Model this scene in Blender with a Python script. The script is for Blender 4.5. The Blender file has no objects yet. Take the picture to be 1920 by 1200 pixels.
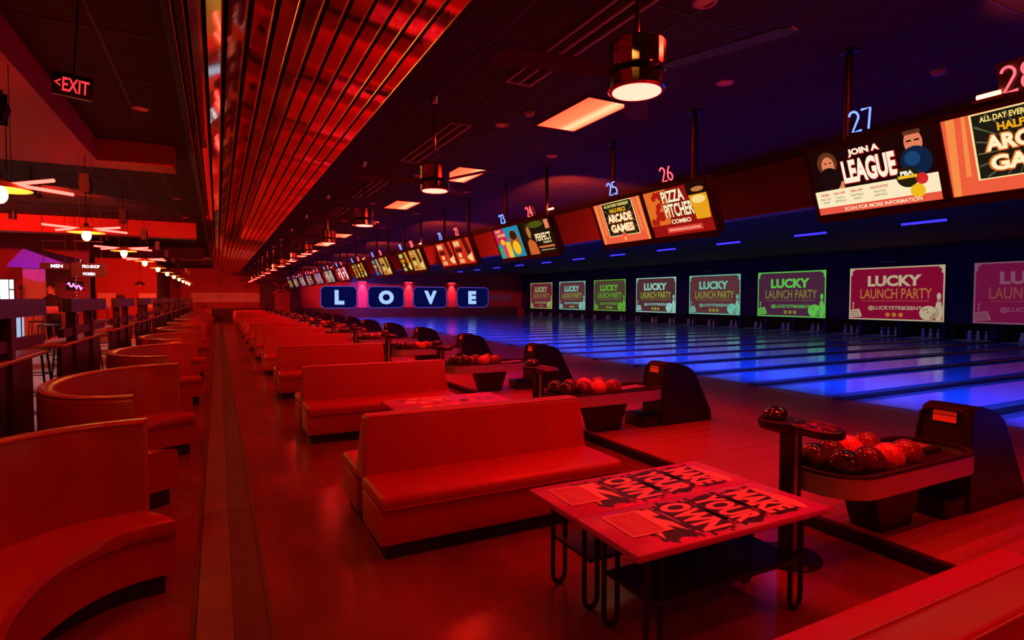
import bpy, bmesh, math, random
from mathutils import Matrix, Vector
random.seed(7)
PI = math.pi
scene = bpy.context.scene
COL = scene.collection

# ------------------------------------------------------------------ camera
F_PX = 1073.352
R = [[0.88943193, -0.45706516, 0.00151289], [-0.01617149, -0.03477670, -0.99926426], [0.45678149, 0.88875307, -0.03832293]]
cam_data = bpy.data.cameras.new('camera')
cam_data.sensor_width = 36.0
cam_data.lens = F_PX / 1920.0 * 36.0
cam_data.clip_start = 0.05
cam_data.clip_end = 200
cam = bpy.data.objects.new('camera', cam_data)
COL.objects.link(cam)
m = Matrix((( R[0][0], -R[1][0], -R[2][0], 0.0),
            ( R[0][1], -R[1][1], -R[2][1], 0.0),
            ( R[0][2], -R[1][2], -R[2][2], 1.8),
            (0, 0, 0, 1)))
cam.matrix_world = m
scene.camera = cam

# ------------------------------------------------------------------ world, exposure
world = bpy.data.worlds.new('world')
scene.world = world
world.use_nodes = True
bg = world.node_tree.nodes['Background']
bg.inputs[0].default_value = (0.012, 0.0012, 0.0035, 1)
bg.inputs[1].default_value = 0.35
scene.view_settings.view_transform = 'Standard'
scene.view_settings.look = 'None'
scene.view_settings.exposure = 0.0
scene.view_settings.gamma = 1.0
scene.view_settings.use_curve_mapping = False

RED = (1.0, 0.030, 0.012)          # the filtered red of every ceiling lamp
PANEL_L = 24.0                     # radiance of the troffers
BLUE = (0.012, 0.070, 1.0)         # black-light blue over the lanes

# ------------------------------------------------------------------ helpers: colour and material
def s2l(c):
    c = c / 255.0
    return c / 12.92 if c <= 0.04045 else ((c + 0.055) / 1.055) ** 2.4
def rgb(r, g, b):
    return (s2l(r), s2l(g), s2l(b), 1.0)
MATS = {}
def mat(name, color, rough=0.5, metal=0.0, spec=0.5, noise=None, bump=None, coat=0.0):
    """noise = (scale, second colour, contrast, stretch)   bump = (scale, strength)"""
    if name in MATS: return MATS[name]
    ma = bpy.data.materials.new(name); ma.use_nodes = True
    nt = ma.node_tree; p = nt.nodes['Principled BSDF']
    if len(color) == 3: color = (*color, 1)
    p.inputs['Base Color'].default_value = color
    p.inputs['Roughness'].default_value = rough
    p.inputs['Metallic'].default_value = metal
    p.inputs['Specular IOR Level'].default_value = spec
    p.inputs['Coat Weight'].default_value = coat
    p.inputs['Coat Roughness'].default_value = 0.06
    if noise or bump:
        tc = nt.nodes.new('ShaderNodeTexCoord')
    if noise:
        mp = nt.nodes.new('ShaderNodeMapping'); mp.inputs['Scale'].default_value = noise[3] if len(noise) > 3 else (1, 1, 1)
        n = nt.nodes.new('ShaderNodeTexNoise'); n.inputs['Scale'].default_value = noise[0]; n.inputs['Detail'].default_value = 5
        r = nt.nodes.new('ShaderNodeValToRGB')
        k = noise[2]
        r.color_ramp.elements[0].position = 0.5 - k; r.color_ramp.elements[1].position = 0.5 + k
        r.color_ramp.elements[0].color = color
        r.color_ramp.elements[1].color = (*noise[1], 1) if len(noise[1]) == 3 else noise[1]
        nt.links.new(tc.outputs['Object'], mp.inputs[0]); nt.links.new(mp.outputs[0], n.inputs['Vector'])
        nt.links.new(n.outputs[0], r.inputs[0]); nt.links.new(r.outputs[0], p.inputs['Base Color'])
    if bump:
        n2 = nt.nodes.new('ShaderNodeTexNoise'); n2.inputs['Scale'].default_value = bump[0]; n2.inputs['Detail'].default_value = 3
        b = nt.nodes.new('ShaderNodeBump'); b.inputs['Strength'].default_value = bump[1]; b.inputs['Distance'].default_value = 0.02
        nt.links.new(tc.outputs['Object'], n2.inputs['Vector'])
        nt.links.new(n2.outputs[0], b.inputs['Height']); nt.links.new(b.outputs[0], p.inputs['Normal'])
    MATS[name] = ma
    return ma
def glow(name, color, strength=1.0):
    if name in MATS: return MATS[name]
    ma = bpy.data.materials.new(name); ma.use_nodes = True
    nt = ma.node_tree; nt.nodes.clear()
    e = nt.nodes.new('ShaderNodeEmission'); o = nt.nodes.new('ShaderNodeOutputMaterial')
    e.inputs[0].default_value = (*color[:3], 1); e.inputs[1].default_value = strength
    nt.links.new(e.outputs[0], o.inputs[0])
    MATS[name] = ma
    return ma
def screen_col(r, g, b, k=1.0):
    return glow('screen_%d_%d_%d_%d' % (r, g, b, int(k * 100)), rgb(r, g, b), k)

M_VINYL = mat('bench_vinyl', (0.50, 0.035, 0.03), 0.34, noise=(2.2, (0.42, 0.028, 0.024), 0.25), bump=(60, 0.05))
M_BOOTH = mat('booth_vinyl', (0.40, 0.030, 0.02), 0.26, noise=(2.0, (0.33, 0.024, 0.016), 0.25), bump=(60, 0.05))
M_PLINTH = mat('plinth_black', (0.012, 0.010, 0.012), 0.6)
M_BLACK = mat('black_metal', (0.015, 0.014, 0.017), 0.38, 0.2)
M_BLACKPL = mat('black_plastic', (0.009, 0.008, 0.009), 0.36, noise=(8, (0.014, 0.012, 0.014), 0.3))
M_CHROME = mat('chrome', (0.85, 0.78, 0.72), 0.10, 1.0)
M_MIRROR = mat('mirror_slat', (0.86, 0.66, 0.52), 0.045, 1.0, bump=(1.3, 0.03))
M_EDGE = mat('polished_edge', (0.95, 0.62, 0.40), 0.14, 1.0)
M_CAVITY = mat('slat_backing', (0.02, 0.008, 0.008), 0.7)
M_CEIL = mat('ceiling_tile', (0.034, 0.022, 0.013), 0.85, noise=(3, (0.026, 0.017, 0.010), 0.2), bump=(90, 0.15))
M_TBAR = mat('ceiling_grid', (0.030, 0.022, 0.022), 0.6)
M_FLOOR = mat('floor_vinyl', (0.115, 0.036, 0.030), 0.20, noise=(1.6, (0.24, 0.075, 0.058), 0.16, (1.0, 0.45, 1.0)), bump=(7, 0.05))
M_CONC = mat('concourse_floor', (0.42, 0.36, 0.34), 0.28, noise=(2, (0.30, 0.25, 0.24), 0.2))
M_APPROACH = mat('approach_maple', (0.46, 0.17, 0.11), 0.36, noise=(1.2, (0.31, 0.105, 0.07), 0.14, (0.25, 22.0, 1.0)))
M_LANE = mat('lane_surface', (0.13, 0.42, 0.80), 0.13, noise=(1.0, (0.11, 0.37, 0.74), 0.2, (0.2, 30, 1)))
M_GUTTER = mat('gutter_grey', (0.22, 0.24, 0.32), 0.3)
M_CAP = mat('capping_dark', (0.030, 0.022, 0.028), 0.4)
M_WALLRED = mat('red_wall', (0.52, 0.045, 0.035), 0.6, noise=(1.5, (0.46, 0.038, 0.03), 0.25))
M_WALLDARK = mat('dark_wall', (0.10, 0.030, 0.032), 0.6, noise=(1.5, (0.08, 0.026, 0.028), 0.25))
M_BAND = mat('pale_wall_band', (0.85, 0.62, 0.50), 0.55)
M_NIGHT = mat('lane_wall_black', (0.022, 0.018, 0.024), 0.7)
M_BULK = mat('bulkhead_red', (0.16, 0.030, 0.028), 0.5)
M_WOODRAIL = mat('rail_wood', (0.060, 0.022, 0.028), 0.35, noise=(2.2, (0.040, 0.015, 0.02), 0.2, (6, 0.6, 6)))
M_COUNTER = mat('counter_wood', (0.42, 0.16, 0.09), 0.28, noise=(2.2, (0.32, 0.11, 0.06), 0.2, (6, 0.6, 6)))
M_TABLE = mat('table_laminate', (0.66, 0.10, 0.58), 0.32, noise=(1.5, (0.58, 0.09, 0.52), 0.25))
M_PRINT = mat('print_dark', (0.025, 0.018, 0.03), 0.4)
M_PRINTL = mat('print_light', (0.95, 0.70, 0.62), 0.4)
M_CARD = mat('card_stock', (0.92, 0.74, 0.66), 0.45)
M_CARDIN = mat('card_print', (0.60, 0.16, 0.16), 0.5)
M_SILVER = mat('rack_silver', (0.62, 0.56, 0.54), 0.38, 0.55)
M_RUBBER = mat('rack_rubber', (0.02, 0.018, 0.02), 0.55)
M_STICK = mat('sticker_amber', (0.85, 0.40, 0.22), 0.4)
M_TRENCH = mat('trench_plate', (0.26, 0.15, 0.10), 0.36, 0.35, noise=(3, (0.16, 0.09, 0.07), 0.2), bump=(120, 0.12))
M_TREAD = mat('trench_tread', (0.10, 0.05, 0.04), 0.5, 0.3, noise=(9, (0.06, 0.03, 0.025), 0.2), bump=(160, 0.3))
M_GRILLE = mat('air_grille', (0.42, 0.20, 0.20), 0.4, 0.2)
M_BLADE = mat('fan_blade', (0.040, 0.014, 0.012), 0.6)
M_PIN = mat('pin_white', (0.52, 0.46, 0.55), 0.3)
M_PINRED = mat('pin_stripe', (0.5, 0.03, 0.05), 0.3)
M_DECK = mat('pin_deck_pale', (0.80, 0.74, 0.55), 0.45)

G_PANEL = glow('troffer_glow', (1.0, 0.0110, 0.0048), PANEL_L)
def tube_panel():
    ma = G_PANEL; nt = ma.node_tree; e = [n for n in nt.nodes if n.type == 'EMISSION'][0]
    tc = nt.nodes.new('ShaderNodeTexCoord'); sx = nt.nodes.new('ShaderNodeSeparateXYZ'); r = nt.nodes.new('ShaderNodeValToRGB')
    ad = nt.nodes.new('ShaderNodeMath'); ad.operation = 'ADD'; ad.inputs[1].default_value = 0.5
    nt.links.new(tc.outputs['Object'], sx.inputs[0]); nt.links.new(sx.outputs[0], ad.inputs[0]); nt.links.new(ad.outputs[0], r.inputs[0])
    cr = r.color_ramp; cr.elements[0].position = 0.22; cr.elements[0].color = (1.0, 0.0075, 0.0028, 1)
    cr.elements[1].position = 0.78; cr.elements[1].color = (1.0, 0.013, 0.005, 1)
    k = cr.elements.new(0.52); k.color = (1.0, 0.012, 0.0045, 1)
    k = cr.elements.new(0.64); k.color = (1.0, 0.034, 0.017, 1)
    nt.links.new(r.outputs[0], e.inputs[0])
tube_panel()
G_LENS = glow('fan_lens_glow', (1.0, 0.020, 0.014), 42.0)
G_BULB = glow('filament_glow', (1.0, 0.42, 0.075), 75.0)
G_SHADE = glow('lit_glass_shade', (1.0, 0.42, 0.06), 0.95)
G_LED = glow('led_stick_glow', (1.0, 0.030, 0.022), 16.0)
G_TUBE = glow('blacklight_tube_glow', (0.045, 0.030, 1.0), 1.6)
G_UV = glow('blacklight_fixture_glow', BLUE, 150.0)
G_EXIT = glow('exit_glow', (1.0, 0.035, 0.045), 1.3)
G_NEONB = glow('neon_blue', (0.09, 0.17, 1.0), 3.4)
G_NEONR = glow('neon_red', (1.0, 0.07, 0.085), 2.8)
G_LAMP = glow('red_lamp_glow', (1.0, 0.10, 0.06), 14.0)
G_DECK = glow('pin_light_glow', (1.0, 0.80, 0.40), 2.6)
G_SIGN = glow('white_letter_glow', (0.75, 0.85, 1.0), 2.2)

# ------------------------------------------------------------------ helpers: mesh
class MB:
    def __init__(s): s.v = []; s.f = []; s.m = []
    def add(s, vs, fs, mi=0):
        o = len(s.v); s.v += [tuple(p) for p in vs]
        for f in fs: s.f.append(tuple(i + o for i in f)); s.m.append(mi)
        return s
    def box(s, x0, x1, y0, y1, z0, z1, mi=0):
        return s.add([(x0,y0,z0),(x1,y0,z0),(x1,y1,z0),(x0,y1,z0),(x0,y0,z1),(x1,y0,z1),(x1,y1,z1),(x0,y1,z1)],
                     [(0,3,2,1),(4,5,6,7),(0,1,5,4),(1,2,6,5),(2,3,7,6),(3,0,4,7)], mi)
    def hexa(s, lo, hi, mi=0):      # two quads, lower and upper, both counter-clockwise from above
        return s.add(list(lo) + list(hi), [(0,3,2,1),(4,5,6,7),(0,1,5,4),(1,2,6,5),(2,3,7,6),(3,0,4,7)], mi)
    def prism(s, pts, axis, a, b, mi=0):
        n = len(pts)
        def P(p, t):
            return {'x': (t, p[0], p[1]), 'y': (p[0], t, p[1]), 'z': (p[0], p[1], t)}[axis]
        fs = [(i, (i+1) % n, n + (i+1) % n, n + i) for i in range(n)]
        fs += [tuple(range(n-1, -1, -1)), tuple(range(n, 2*n))]
        return s.add([P(p, a) for p in pts] + [P(p, b) for p in pts], fs, mi)
    def lathe(s, prof, cx=0, cy=0, cz=0, seg=20, mi=0, axis='z'):
        n = len(prof); vs = []
        for k in range(seg):
            a = 2*PI*k/seg; c, t = math.cos(a), math.sin(a)
            for r, z in prof:
                if axis == 'z': vs.append((cx + r*c, cy + r*t, cz + z))
                elif axis == 'x': vs.append((cx + z, cy + r*c, cz + r*t))
                else: vs.append((cx + r*t, cy + z, cz + r*c))
        fs = [(k*n+i, ((k+1) % seg)*n+i, ((k+1) % seg)*n+i+1, k*n+i+1) for k in range(seg) for i in range(n-1)]
        if prof[0][0] > 1e-6: fs.append(tuple(k*n for k in range(seg-1, -1, -1)))
        if prof[-1][0] > 1e-6: fs.append(tuple(k*n+n-1 for k in range(seg)))
        return s.add(vs, fs, mi)
    def tube(s, pts, r, seg=8, mi=0, caps=True):
        pts = [Vector(p) for p in pts]; n = len(pts); vs = []
        up = None
        for i, p in enumerate(pts):
            d = (pts[min(i+1, n-1)] - pts[max(i-1, 0)])
            if d.length < 1e-9: d = Vector((0, 0, 1))
            d.normalize()
            if up is None:
                up = Vector((0, 0, 1)) if abs(d.z) < 0.9 else Vector((1, 0, 0))
            a = d.cross(up)
            if a.length < 1e-6: a = d.cross(Vector((0, 1, 0)))
            a.normalize(); b = a.cross(d); b.normalize(); up = b
            for k in range(seg):
                t = 2*PI*k/seg
                vs.append(p + a*(r*math.cos(t)) + b*(r*math.sin(t)))
        fs = [(i*seg+k, i*seg+(k+1) % seg, (i+1)*seg+(k+1) % seg, (i+1)*seg+k) for i in range(n-1) for k in range(seg)]
        if caps: fs += [tuple(range(seg-1, -1, -1)), tuple((n-1)*seg+k for k in range(seg))]
        return s.add(vs, fs, mi)
    def sphere(s, c, r, seg=16, rings=10, mi=0, sc=(1, 1, 1)):
        prof = [(r*math.sin(PI*i/rings), -r*math.cos(PI*i/rings)) for i in range(rings+1)]
        prof[0] = (0, -r); prof[-1] = (0, r)
        o = len(s.v); s.lathe(prof, 0, 0, 0, seg, mi)
        for i in range(o, len(s.v)):
            p = s.v[i]; s.v[i] = (c[0]+p[0]*sc[0], c[1]+p[1]*sc[1], c[2]+p[2]*sc[2])
        return s
    def grid(s, rows, mi=0, close=False):   # rows of equal length -> quad strips
        n = len(rows[0]); vs = [p for r in rows for p in r]; fs = []
        for i in range(len(rows)-1):
            for k in range(n if close else n-1):
                fs.append((i*n+k, i*n+(k+1) % n, (i+1)*n+(k+1) % n, (i+1)*n+k))
        return s.add(vs, fs, mi)
    def mesh(s, name, mats, smooth=False, fix=True):
        me = bpy.data.meshes.new(name)
        me.from_pydata(s.v, [], s.f)
        if not isinstance(mats, (list, tuple)): mats = [mats]
        for ma in mats: me.materials.append(ma)
        me.polygons.foreach_set('material_index', s.m)
        if fix:
            bm = bmesh.new(); bm.from_mesh(me); bmesh.ops.recalc_face_normals(bm, faces=bm.faces[:]); bm.to_mesh(me); bm.free()
        if smooth:
            me.polygons.foreach_set('use_smooth', [True]*len(me.polygons))
            try: me.set_sharp_from_angle(angle=math.radians(38))
            except Exception: pass
        me.update()
        return me
    def build(s, name, mats, parent=None, smooth=False, fix=True):
        return link(name, s.mesh(name, mats, smooth, fix), parent)

def link(name, me, parent=None, loc=None, rot=None):
    o = bpy.data.objects.new(name, me); COL.objects.link(o)
    if parent: o.parent = parent
    if loc is not None: o.location = loc
    if rot is not None: o.rotation_euler = rot
    return o
def tag(o, label, cat, group=None, kind=None):
    o['label'] = label; o['category'] = cat
    if group: o['group'] = group
    if kind: o['kind'] = kind
    return o
def thing(name, label, cat, loc=(0, 0, 0), rotz=0.0, group=None):
    o = bpy.data.objects.new(name, None); COL.objects.link(o)
    o.location = loc; o.rotation_euler = (0, 0, rotz); o.empty_display_size = 0.1
    return tag(o, label, cat, group)
def copy_tree(o, parent=None):
    c = o.copy(); COL.objects.link(c); c.parent = parent
    for ch in o.children: copy_tree(ch, c)
    return c
def dup(o, loc, label, group=None):
    c = copy_tree(o); c.location = loc; c['label'] = label
    if group: c['group'] = group
    return c
def struct(name, mb, ma, parent=None, smooth=False):
    o = mb.build(name, ma, parent, smooth)
    if not parent: o['kind'] = 'structure'
    return o
def rbox_mesh(name, x0, x1, y0, y1, z0, z1, r, ma, seg=3, taper=None):
    """rounded box; taper(v) may move the corners before the bevel"""
    bm = bmesh.new()
    vs = [bm.verts.new(p) for p in ((x0,y0,z0),(x1,y0,z0),(x1,y1,z0),(x0,y1,z0),(x0,y0,z1),(x1,y0,z1),(x1,y1,z1),(x0,y1,z1))]
    for f in ((0,3,2,1),(4,5,6,7),(0,1,5,4),(1,2,6,5),(2,3,7,6),(3,0,4,7)): bm.faces.new([vs[i] for i in f])
    if taper:
        for v in bm.verts: v.co = taper(v.co.copy())
    bmesh.ops.bevel(bm, geom=bm.edges[:], offset=r, segments=seg, profile=0.5, affect='EDGES')
    me = bpy.data.meshes.new(name); bm.to_mesh(me); bm.free()
    me.materials.append(ma)
    me.polygons.foreach_set('use_smooth', [True]*len(me.polygons))
    try: me.set_sharp_from_angle(angle=math.radians(50))
    except Exception: pass
    return me
def rbox(name, *a, parent=None, **k):
    return link(name, rbox_mesh(name, *a, **k), parent)

ORD = ['first', 'second', 'third', 'fourth', 'fifth', 'sixth', 'seventh', 'eighth', 'ninth', 'tenth', 'eleventh', 'twelfth',
       'thirteenth', 'fourteenth', 'fifteenth', 'sixteenth', 'seventeenth', 'eighteenth', 'nineteenth', 'twentieth']

_T = ['zero', 'one', 'two', 'three', 'four', 'five', 'six', 'seven', 'eight', 'nine', 'ten', 'eleven', 'twelve', 'thirteen', 'fourteen', 'fifteen', 'sixteen', 'seventeen', 'eighteen', 'nineteen']
NUM = _T + ['twenty' + ('-' + _T[i] if i else '') for i in range(10)] + ['thirty' + ('-' + _T[i] if i else '') for i in range(10)]
# ---- flat print: text and polygons in a local XY plane, Z towards the reader
TEXTS = {}
def text_raw(body, bold=0.0):
    key = (body, bold)
    if key in TEXTS: return TEXTS[key]
    cu = bpy.data.curves.new('lettering', 'FONT'); cu.body = body; cu.offset = bold; cu.resolution_u = 3
    cu.fill_mode = 'FRONT'
    o = bpy.data.objects.new('lettering_source', cu); COL.objects.link(o)
    dg = bpy.context.evaluated_depsgraph_get(); dg.update()
    me = bpy.data.meshes.new_from_object(o.evaluated_get(dg))
    vs = [tuple(v.co) for v in me.vertices]; fs = [tuple(p.vertices) for p in me.polygons]
    bpy.data.objects.remove(o); bpy.data.meshes.remove(me); bpy.data.curves.remove(cu)
    x0 = min(v[0] for v in vs); x1 = max(v[0] for v in vs); y0 = min(v[1] for v in vs); y1 = max(v[1] for v in vs)
    TEXTS[key] = (vs, fs, x0, x1, y0, y1)
    return TEXTS[key]
class Flat(MB):
    """polygons at small heights above a plane"""
    def text(s, body, cx, cy, w, h, z, mi=0, bold=0.02, rot=0.0, shear=0.0):
        vs, fs, x0, x1, y0, y1 = text_raw(body, bold)
        kx = w/(x1-x0); ky = h/(y1-y0); c, t = math.cos(rot), math.sin(rot); out = []
        for v in vs:
            a = (v[0]-(x0+x1)/2)*kx; b = (v[1]-(y0+y1)/2)*ky
            a += b*shear
            out.append((cx + a*c - b*t, cy + a*t + b*c, z))
        return s.add(out, fs, mi)
    def poly(s, pts, z, mi=0):
        return s.add([(p[0], p[1], z) for p in pts], [tuple(range(len(pts)))], mi)
    def rect(s, x0, x1, y0, y1, z, mi=0):
        return s.poly([(x0,y0),(x1,y0),(x1,y1),(x0,y1)], z, mi)
    def disc(s, cx, cy, rx, ry, z, mi=0, n=20):
        return s.poly([(cx+rx*math.cos(2*PI*k/n), cy+ry*math.sin(2*PI*k/n)) for k in range(n)], z, mi)
    def done(s, name, mats, parent=None):
        return s.build(name, mats, parent, fix=False)
def face_minus_x(loc, tilt=0.0):
    c, t = math.cos(tilt), math.sin(tilt)
    # local x -> -Y, local y -> up (leaning to -X), local z -> -X and down
    return Matrix(((0, -t, -c, loc[0]), (-1, 0, 0, loc[1]), (0, c, -t, loc[2]), (0, 0, 0, 1)))
def face_minus_y(loc):
    return Matrix(((1, 0, 0, loc[0]), (0, 0, -1, loc[1]), (0, 1, 0, loc[2]), (0, 0, 0, 1)))

P = 3.5                 # one pair of lanes
C0 = 2.52               # centre of the pair 27/28
NPAIR = 14              # 27/28 back to 1/2
ZC = 4.06               # ceiling
YF = 50.5               # far wall
XS = 27.0               # projection screens over the pins
XFOUL = 9.4
ZA = 0.10               # approach and lanes
ZK = 0.35               # raised concourse
YB = -9.0               # wall behind the photographer

# ================================================================== SETTING
struct('floor', MB().box(-1.62, 4.15, YB, YF, -0.12, 0.0), M_FLOOR)
struct('floor_approach', MB().box(4.17, XFOUL, YB, YF, -0.12, ZA), M_APPROACH)
struct('trim_1', MB().box(4.12, 4.17, YB, YF, -0.10, ZA - 0.012), M_PLINTH)
struct('floor_concourse', MB().box(-12.0, -1.62, YB, YF, -0.12, ZK), M_CONC)
struct('floor_lane_bed', MB().box(XFOUL, 29.0, YB, YF, -0.14, -0.06), M_NIGHT)
struct('ceiling', MB().box(-12.0, 29.0, YB, YF, ZC, ZC + 0.15), M_CEIL)
# ceiling grid: exposed T-bars, 2 x 4 ft
g = MB()
y = YB + 0.3
while y < YF:
    g.box(-9.0, -0.42, y - 0.012, y + 0.012, ZC - 0.006, ZC + 0.001); g.box(1.46, 8.28, y - 0.012, y + 0.012, ZC - 0.006, ZC + 0.001); y += 1.22
x = -8.8
while x < 8.2:
    if not -0.42 < x < 1.46: g.box(x - 0.012, x + 0.012, YB, YF, ZC - 0.005, ZC + 0.001)
    x += 0.61
gr = struct('ceiling_grid_bars', g, M_TBAR); gr['kind'] = 'stuff'; tag(gr, 'dark grid bars across the black ceiling', 'ceiling grid')
struct('wall_far', MB().box(-12.0, 29.0, YF, YF + 0.2, -0.1, ZC + 0.15), M_WALLRED)
struct('trim_2', MB().box(-1.8, 3.04, YF - 0.05, YF, 1.44, 2.18), M_BAND)
struct('trim_3', MB().box(6.0, 7.45, YF - 0.05, YF, 1.46, 2.12), M_WALLRED)
struct('trim_4', MB().box(23.45, 25.9, YF - 0.05, YF, 1.52, 2.12), mat('dim_wall_band', (0.30, 0.20, 0.19), 0.6))
struct('baseboard_far', MB().box(-1.6, 26.5, YF - 0.06, YF, 0.0, 0.95), M_WALLDARK)
struct('wall_left', MB().box(-12.2, -12.0, YB, YF, 0.0, ZC + 0.15), M_WALLRED)
struct('wall_back', MB().box(-12.0, 29.0, YB - 0.2, YB, 0.0, ZC + 0.15), M_WALLDARK)
w = MB(); w.box(XS + 0.06, XS + 0.26, YB, YF, 0.80, ZC + 0.1)
struct('wall_right', w, M_NIGHT)
struct('wall_pit', MB().box(28.8, 29.0, YB, YF, -0.1, ZC), M_NIGHT)
struct('beam_over_foul_line', MB().box(8.30, 8.50, YB, YF, 3.22, ZC), M_BULK)
struct('trim_5', MB().box(8.24, 8.30, YB, YF, 3.22, 3.27), M_BULK)
# beams over the concourse
struct('beam_1', MB().box(-2.7, -1.50, YB, 10.0, 3.75, ZC), M_WALLRED)
struct('beam_2', MB().box(-9.0, -0.55, 10.0, 10.55, 3.75, ZC), M_WALLRED)
struct('beam_3', MB().box(-9.0, -0.55, 20.0, 20.6, 3.60, ZC), M_WALLRED)
struct('beam_4', MB().box(-9.0, -0.55, 30.0, 30.6, 3.55, ZC), M_WALLRED)
# walls in the concourse
struct('wall_concourse_1', MB().box(-12.0, -5.0, 26.0, 26.2, ZK, ZC), M_WALLRED)
struct('wall_concourse_2', MB().box(-6.2, -3.2, 40.0, 40.3, ZK, ZC), M_WALLRED)
struct('wall_concourse_3', MB().box(-3.4, -3.2, 40.3, YF, ZK, ZC), M_WALLDARK)
struct('trim_6', MB().box(-6.1, -5.25, 39.95, 40.0, 1.2, 2.05), M_BAND)
struct('trim_7', MB().box(-4.1, -3.25, 39.95, 40.0, 1.2, 2.05), M_BAND)
# decorated chimney-like block on the far wall
pb = MB().box(3.05, 6.0, YF - 0.6, YF, 0.0, 3.3)
blk = struct('wall_niche_block', pb, M_WALLDARK)
xm = MB()
for sx in (-1, 1):
    xm.hexa([(4.55 + sx*0.55 - 0.16, YF-0.68, 2.15), (4.55 + sx*0.55 + 0.16, YF-0.68, 2.15), (4.55 + sx*0.55 + 0.16, YF-0.6, 2.15), (4.55 + sx*0.55 - 0.16, YF-0.6, 2.15)],
            [(4.55 - sx*0.6 - 0.16, YF-0.68, 3.05), (4.55 - sx*0.6 + 0.16, YF-0.68, 3.05), (4.55 - sx*0.6 + 0.16, YF-0.6, 3.05), (4.55 - sx*0.6 - 0.16, YF-0.6, 3.05)])
xm.build('cross_ornament', M_WALLRED, blk)
MB().box(4.1, 5.25, YF-0.72, YF-0.6, 0.35, 2.1).build('pedestal_panel', M_WALLRED, blk)
MB().box(3.95, 5.4, YF-0.76, YF-0.6, 2.1, 2.2).build('mantel', M_WALLRED, blk)

# ================================================================== TROFFERS, FANS, GRILLES, CANS (red light)
tro = thing('ceiling_light_panel', '', 'ceiling light', group='orange troffers in the black ceiling')
MB().box(-0.285, 0.285, -0.59, 0.59, -0.010, -0.004).build('diffuser', G_PANEL, tro)
fr = MB()
for a in ((-0.31, 0.31, -0.615, -0.59), (-0.31, 0.31, 0.59, 0.615), (-0.31, -0.285, -0.59, 0.59), (0.285, 0.31, -0.59, 0.59)):
    fr.box(*a, -0.016, 0.0)
fr.build('frame', M_TBAR, tro)
for k in range(-3, 11):
    lab = 'glowing orange-red ceiling panel, %s in the row counted from the camera' % ORD[k]
    if k < 0: lab = 'glowing orange-red ceiling panel behind the camera, %s before the visible row' % ORD[-k - 1]
    if k == -3: tro.location = (4.02, 5.98 + 3.86*k, ZC); tro['label'] = lab
    else: dup(tro, (4.02, 5.98 + 3.86*k, ZC), lab)

fan = thing('ceiling_fan', '', 'ceiling fan', group='chrome ceiling fans over the benches')
MB().tube([(0, 0, 0.24), (0, 0, 1.02)], 0.014, 8).build('downrod', M_CHROME, fan, True)
MB().lathe([(0, -0.10), (0.03, -0.09), (0.06, -0.03), (0.065, 0.0)], 0, 0, 1.06, 16).build('canopy', M_CHROME, fan, True)
MB().lathe([(0.03, 0.275), (0.15, 0.275), (0.168, 0.262), (0.168, 0.120), (0.16, 0.115)], seg=26).build('motor_housing', M_CHROME, fan)
MB().lathe([(0.158, 0.118), (0.158, 0.080)], seg=28).build('blade_ring', M_BLACK, fan, True)
MB().lathe([(0.160, 0.082), (0.168, 0.076), (0.168, 0.004), (0.160, -0.006), (0.142, -0.006)], seg=26).build('light_kit_ring', M_CHROME, fan)
MB().lathe([(0, -0.016), (0.10, -0.014), (0.141, -0.008), (0.141, 0.002)], seg=28).build('lens', G_LENS, fan, True)
for q in range(3):
    a = math.radians(51 + 120*q); c, t = math.cos(a), math.sin(a)
    b = MB()
    pts = [(0.13, -0.045), (0.30, -0.075), (0.80, -0.085), (0.86, -0.05), (0.86, 0.05), (0.80, 0.085), (0.30, 0.075), (0.13, 0.045)]
    P3 = [(p[0]*c - p[1]*t, p[0]*t + p[1]*c, 0.098 + p[1]*0.16) for p in pts]
    n = len(P3)
    b.add([(p[0], p[1], p[2] - 0.004) for p in P3] + [(p[0], p[1], p[2] + 0.004) for p in P3],
          [tuple(range(n-1, -1, -1)), tuple(range(n, 2*n))] + [(i, (i+1) % n, n+(i+1) % n, n+i) for i in range(n)])
    b.build('blade', M_BLADE, fan)
for k in range(-2, NPAIR):
    lab = 'chrome ceiling fan with a glowing red lamp, %s in the row from the camera' % ORD[k] if k >= 0 else 'chrome ceiling fan behind the camera, %s before the visible row' % ORD[-k - 1]
    if k == -2: fan.location = (2.2, 2.69 + P*k, 3.01); fan['label'] = lab
    else: dup(fan, (2.2, 2.69 + P*k, 3.01), lab)

gri = thing('air_grille', '', 'air vent', group='long slot grilles in the ceiling')
fr = MB()
for a in ((-0.15, -0.125), (0.125, 0.15), (-0.012, 0.012)): fr.box(a[0], a[1], -1.15, 1.15, -0.022, 0.0)
fr.box(-0.125, 0.125, -1.15, -1.12, -0.022, 0); fr.box(-0.125, 0.125, 1.12, 1.15, -0.022, 0)
fr.build('frame', M_GRILLE, gri)
for s in (-1, 1):
    for q in range(3):
        xx = s*0.068 + (q - 1)*0.033
        MB().hexa([(xx-0.011, -1.12, -0.016), (xx-0.008, -1.12, -0.016), (xx-0.008, 1.12, -0.016), (xx-0.011, 1.12, -0.016)],
                  [(xx+0.006, -1.12, -0.002), (xx+0.009, -1.12, -0.002), (xx+0.009, 1.12, -0.002), (xx+0.006, 1.12, -0.002)]).build('slat', M_GRILLE, gri)
for k in range(6):
    lab = 'long dark slot grille in the ceiling, %s one from the camera' % ORD[k]
    if k == 0: gri.location = (2.84, 4.25, ZC); gri['label'] = lab
    else: dup(gri, (2.84, 4.25 + 3.86*k, ZC), lab)

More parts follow.
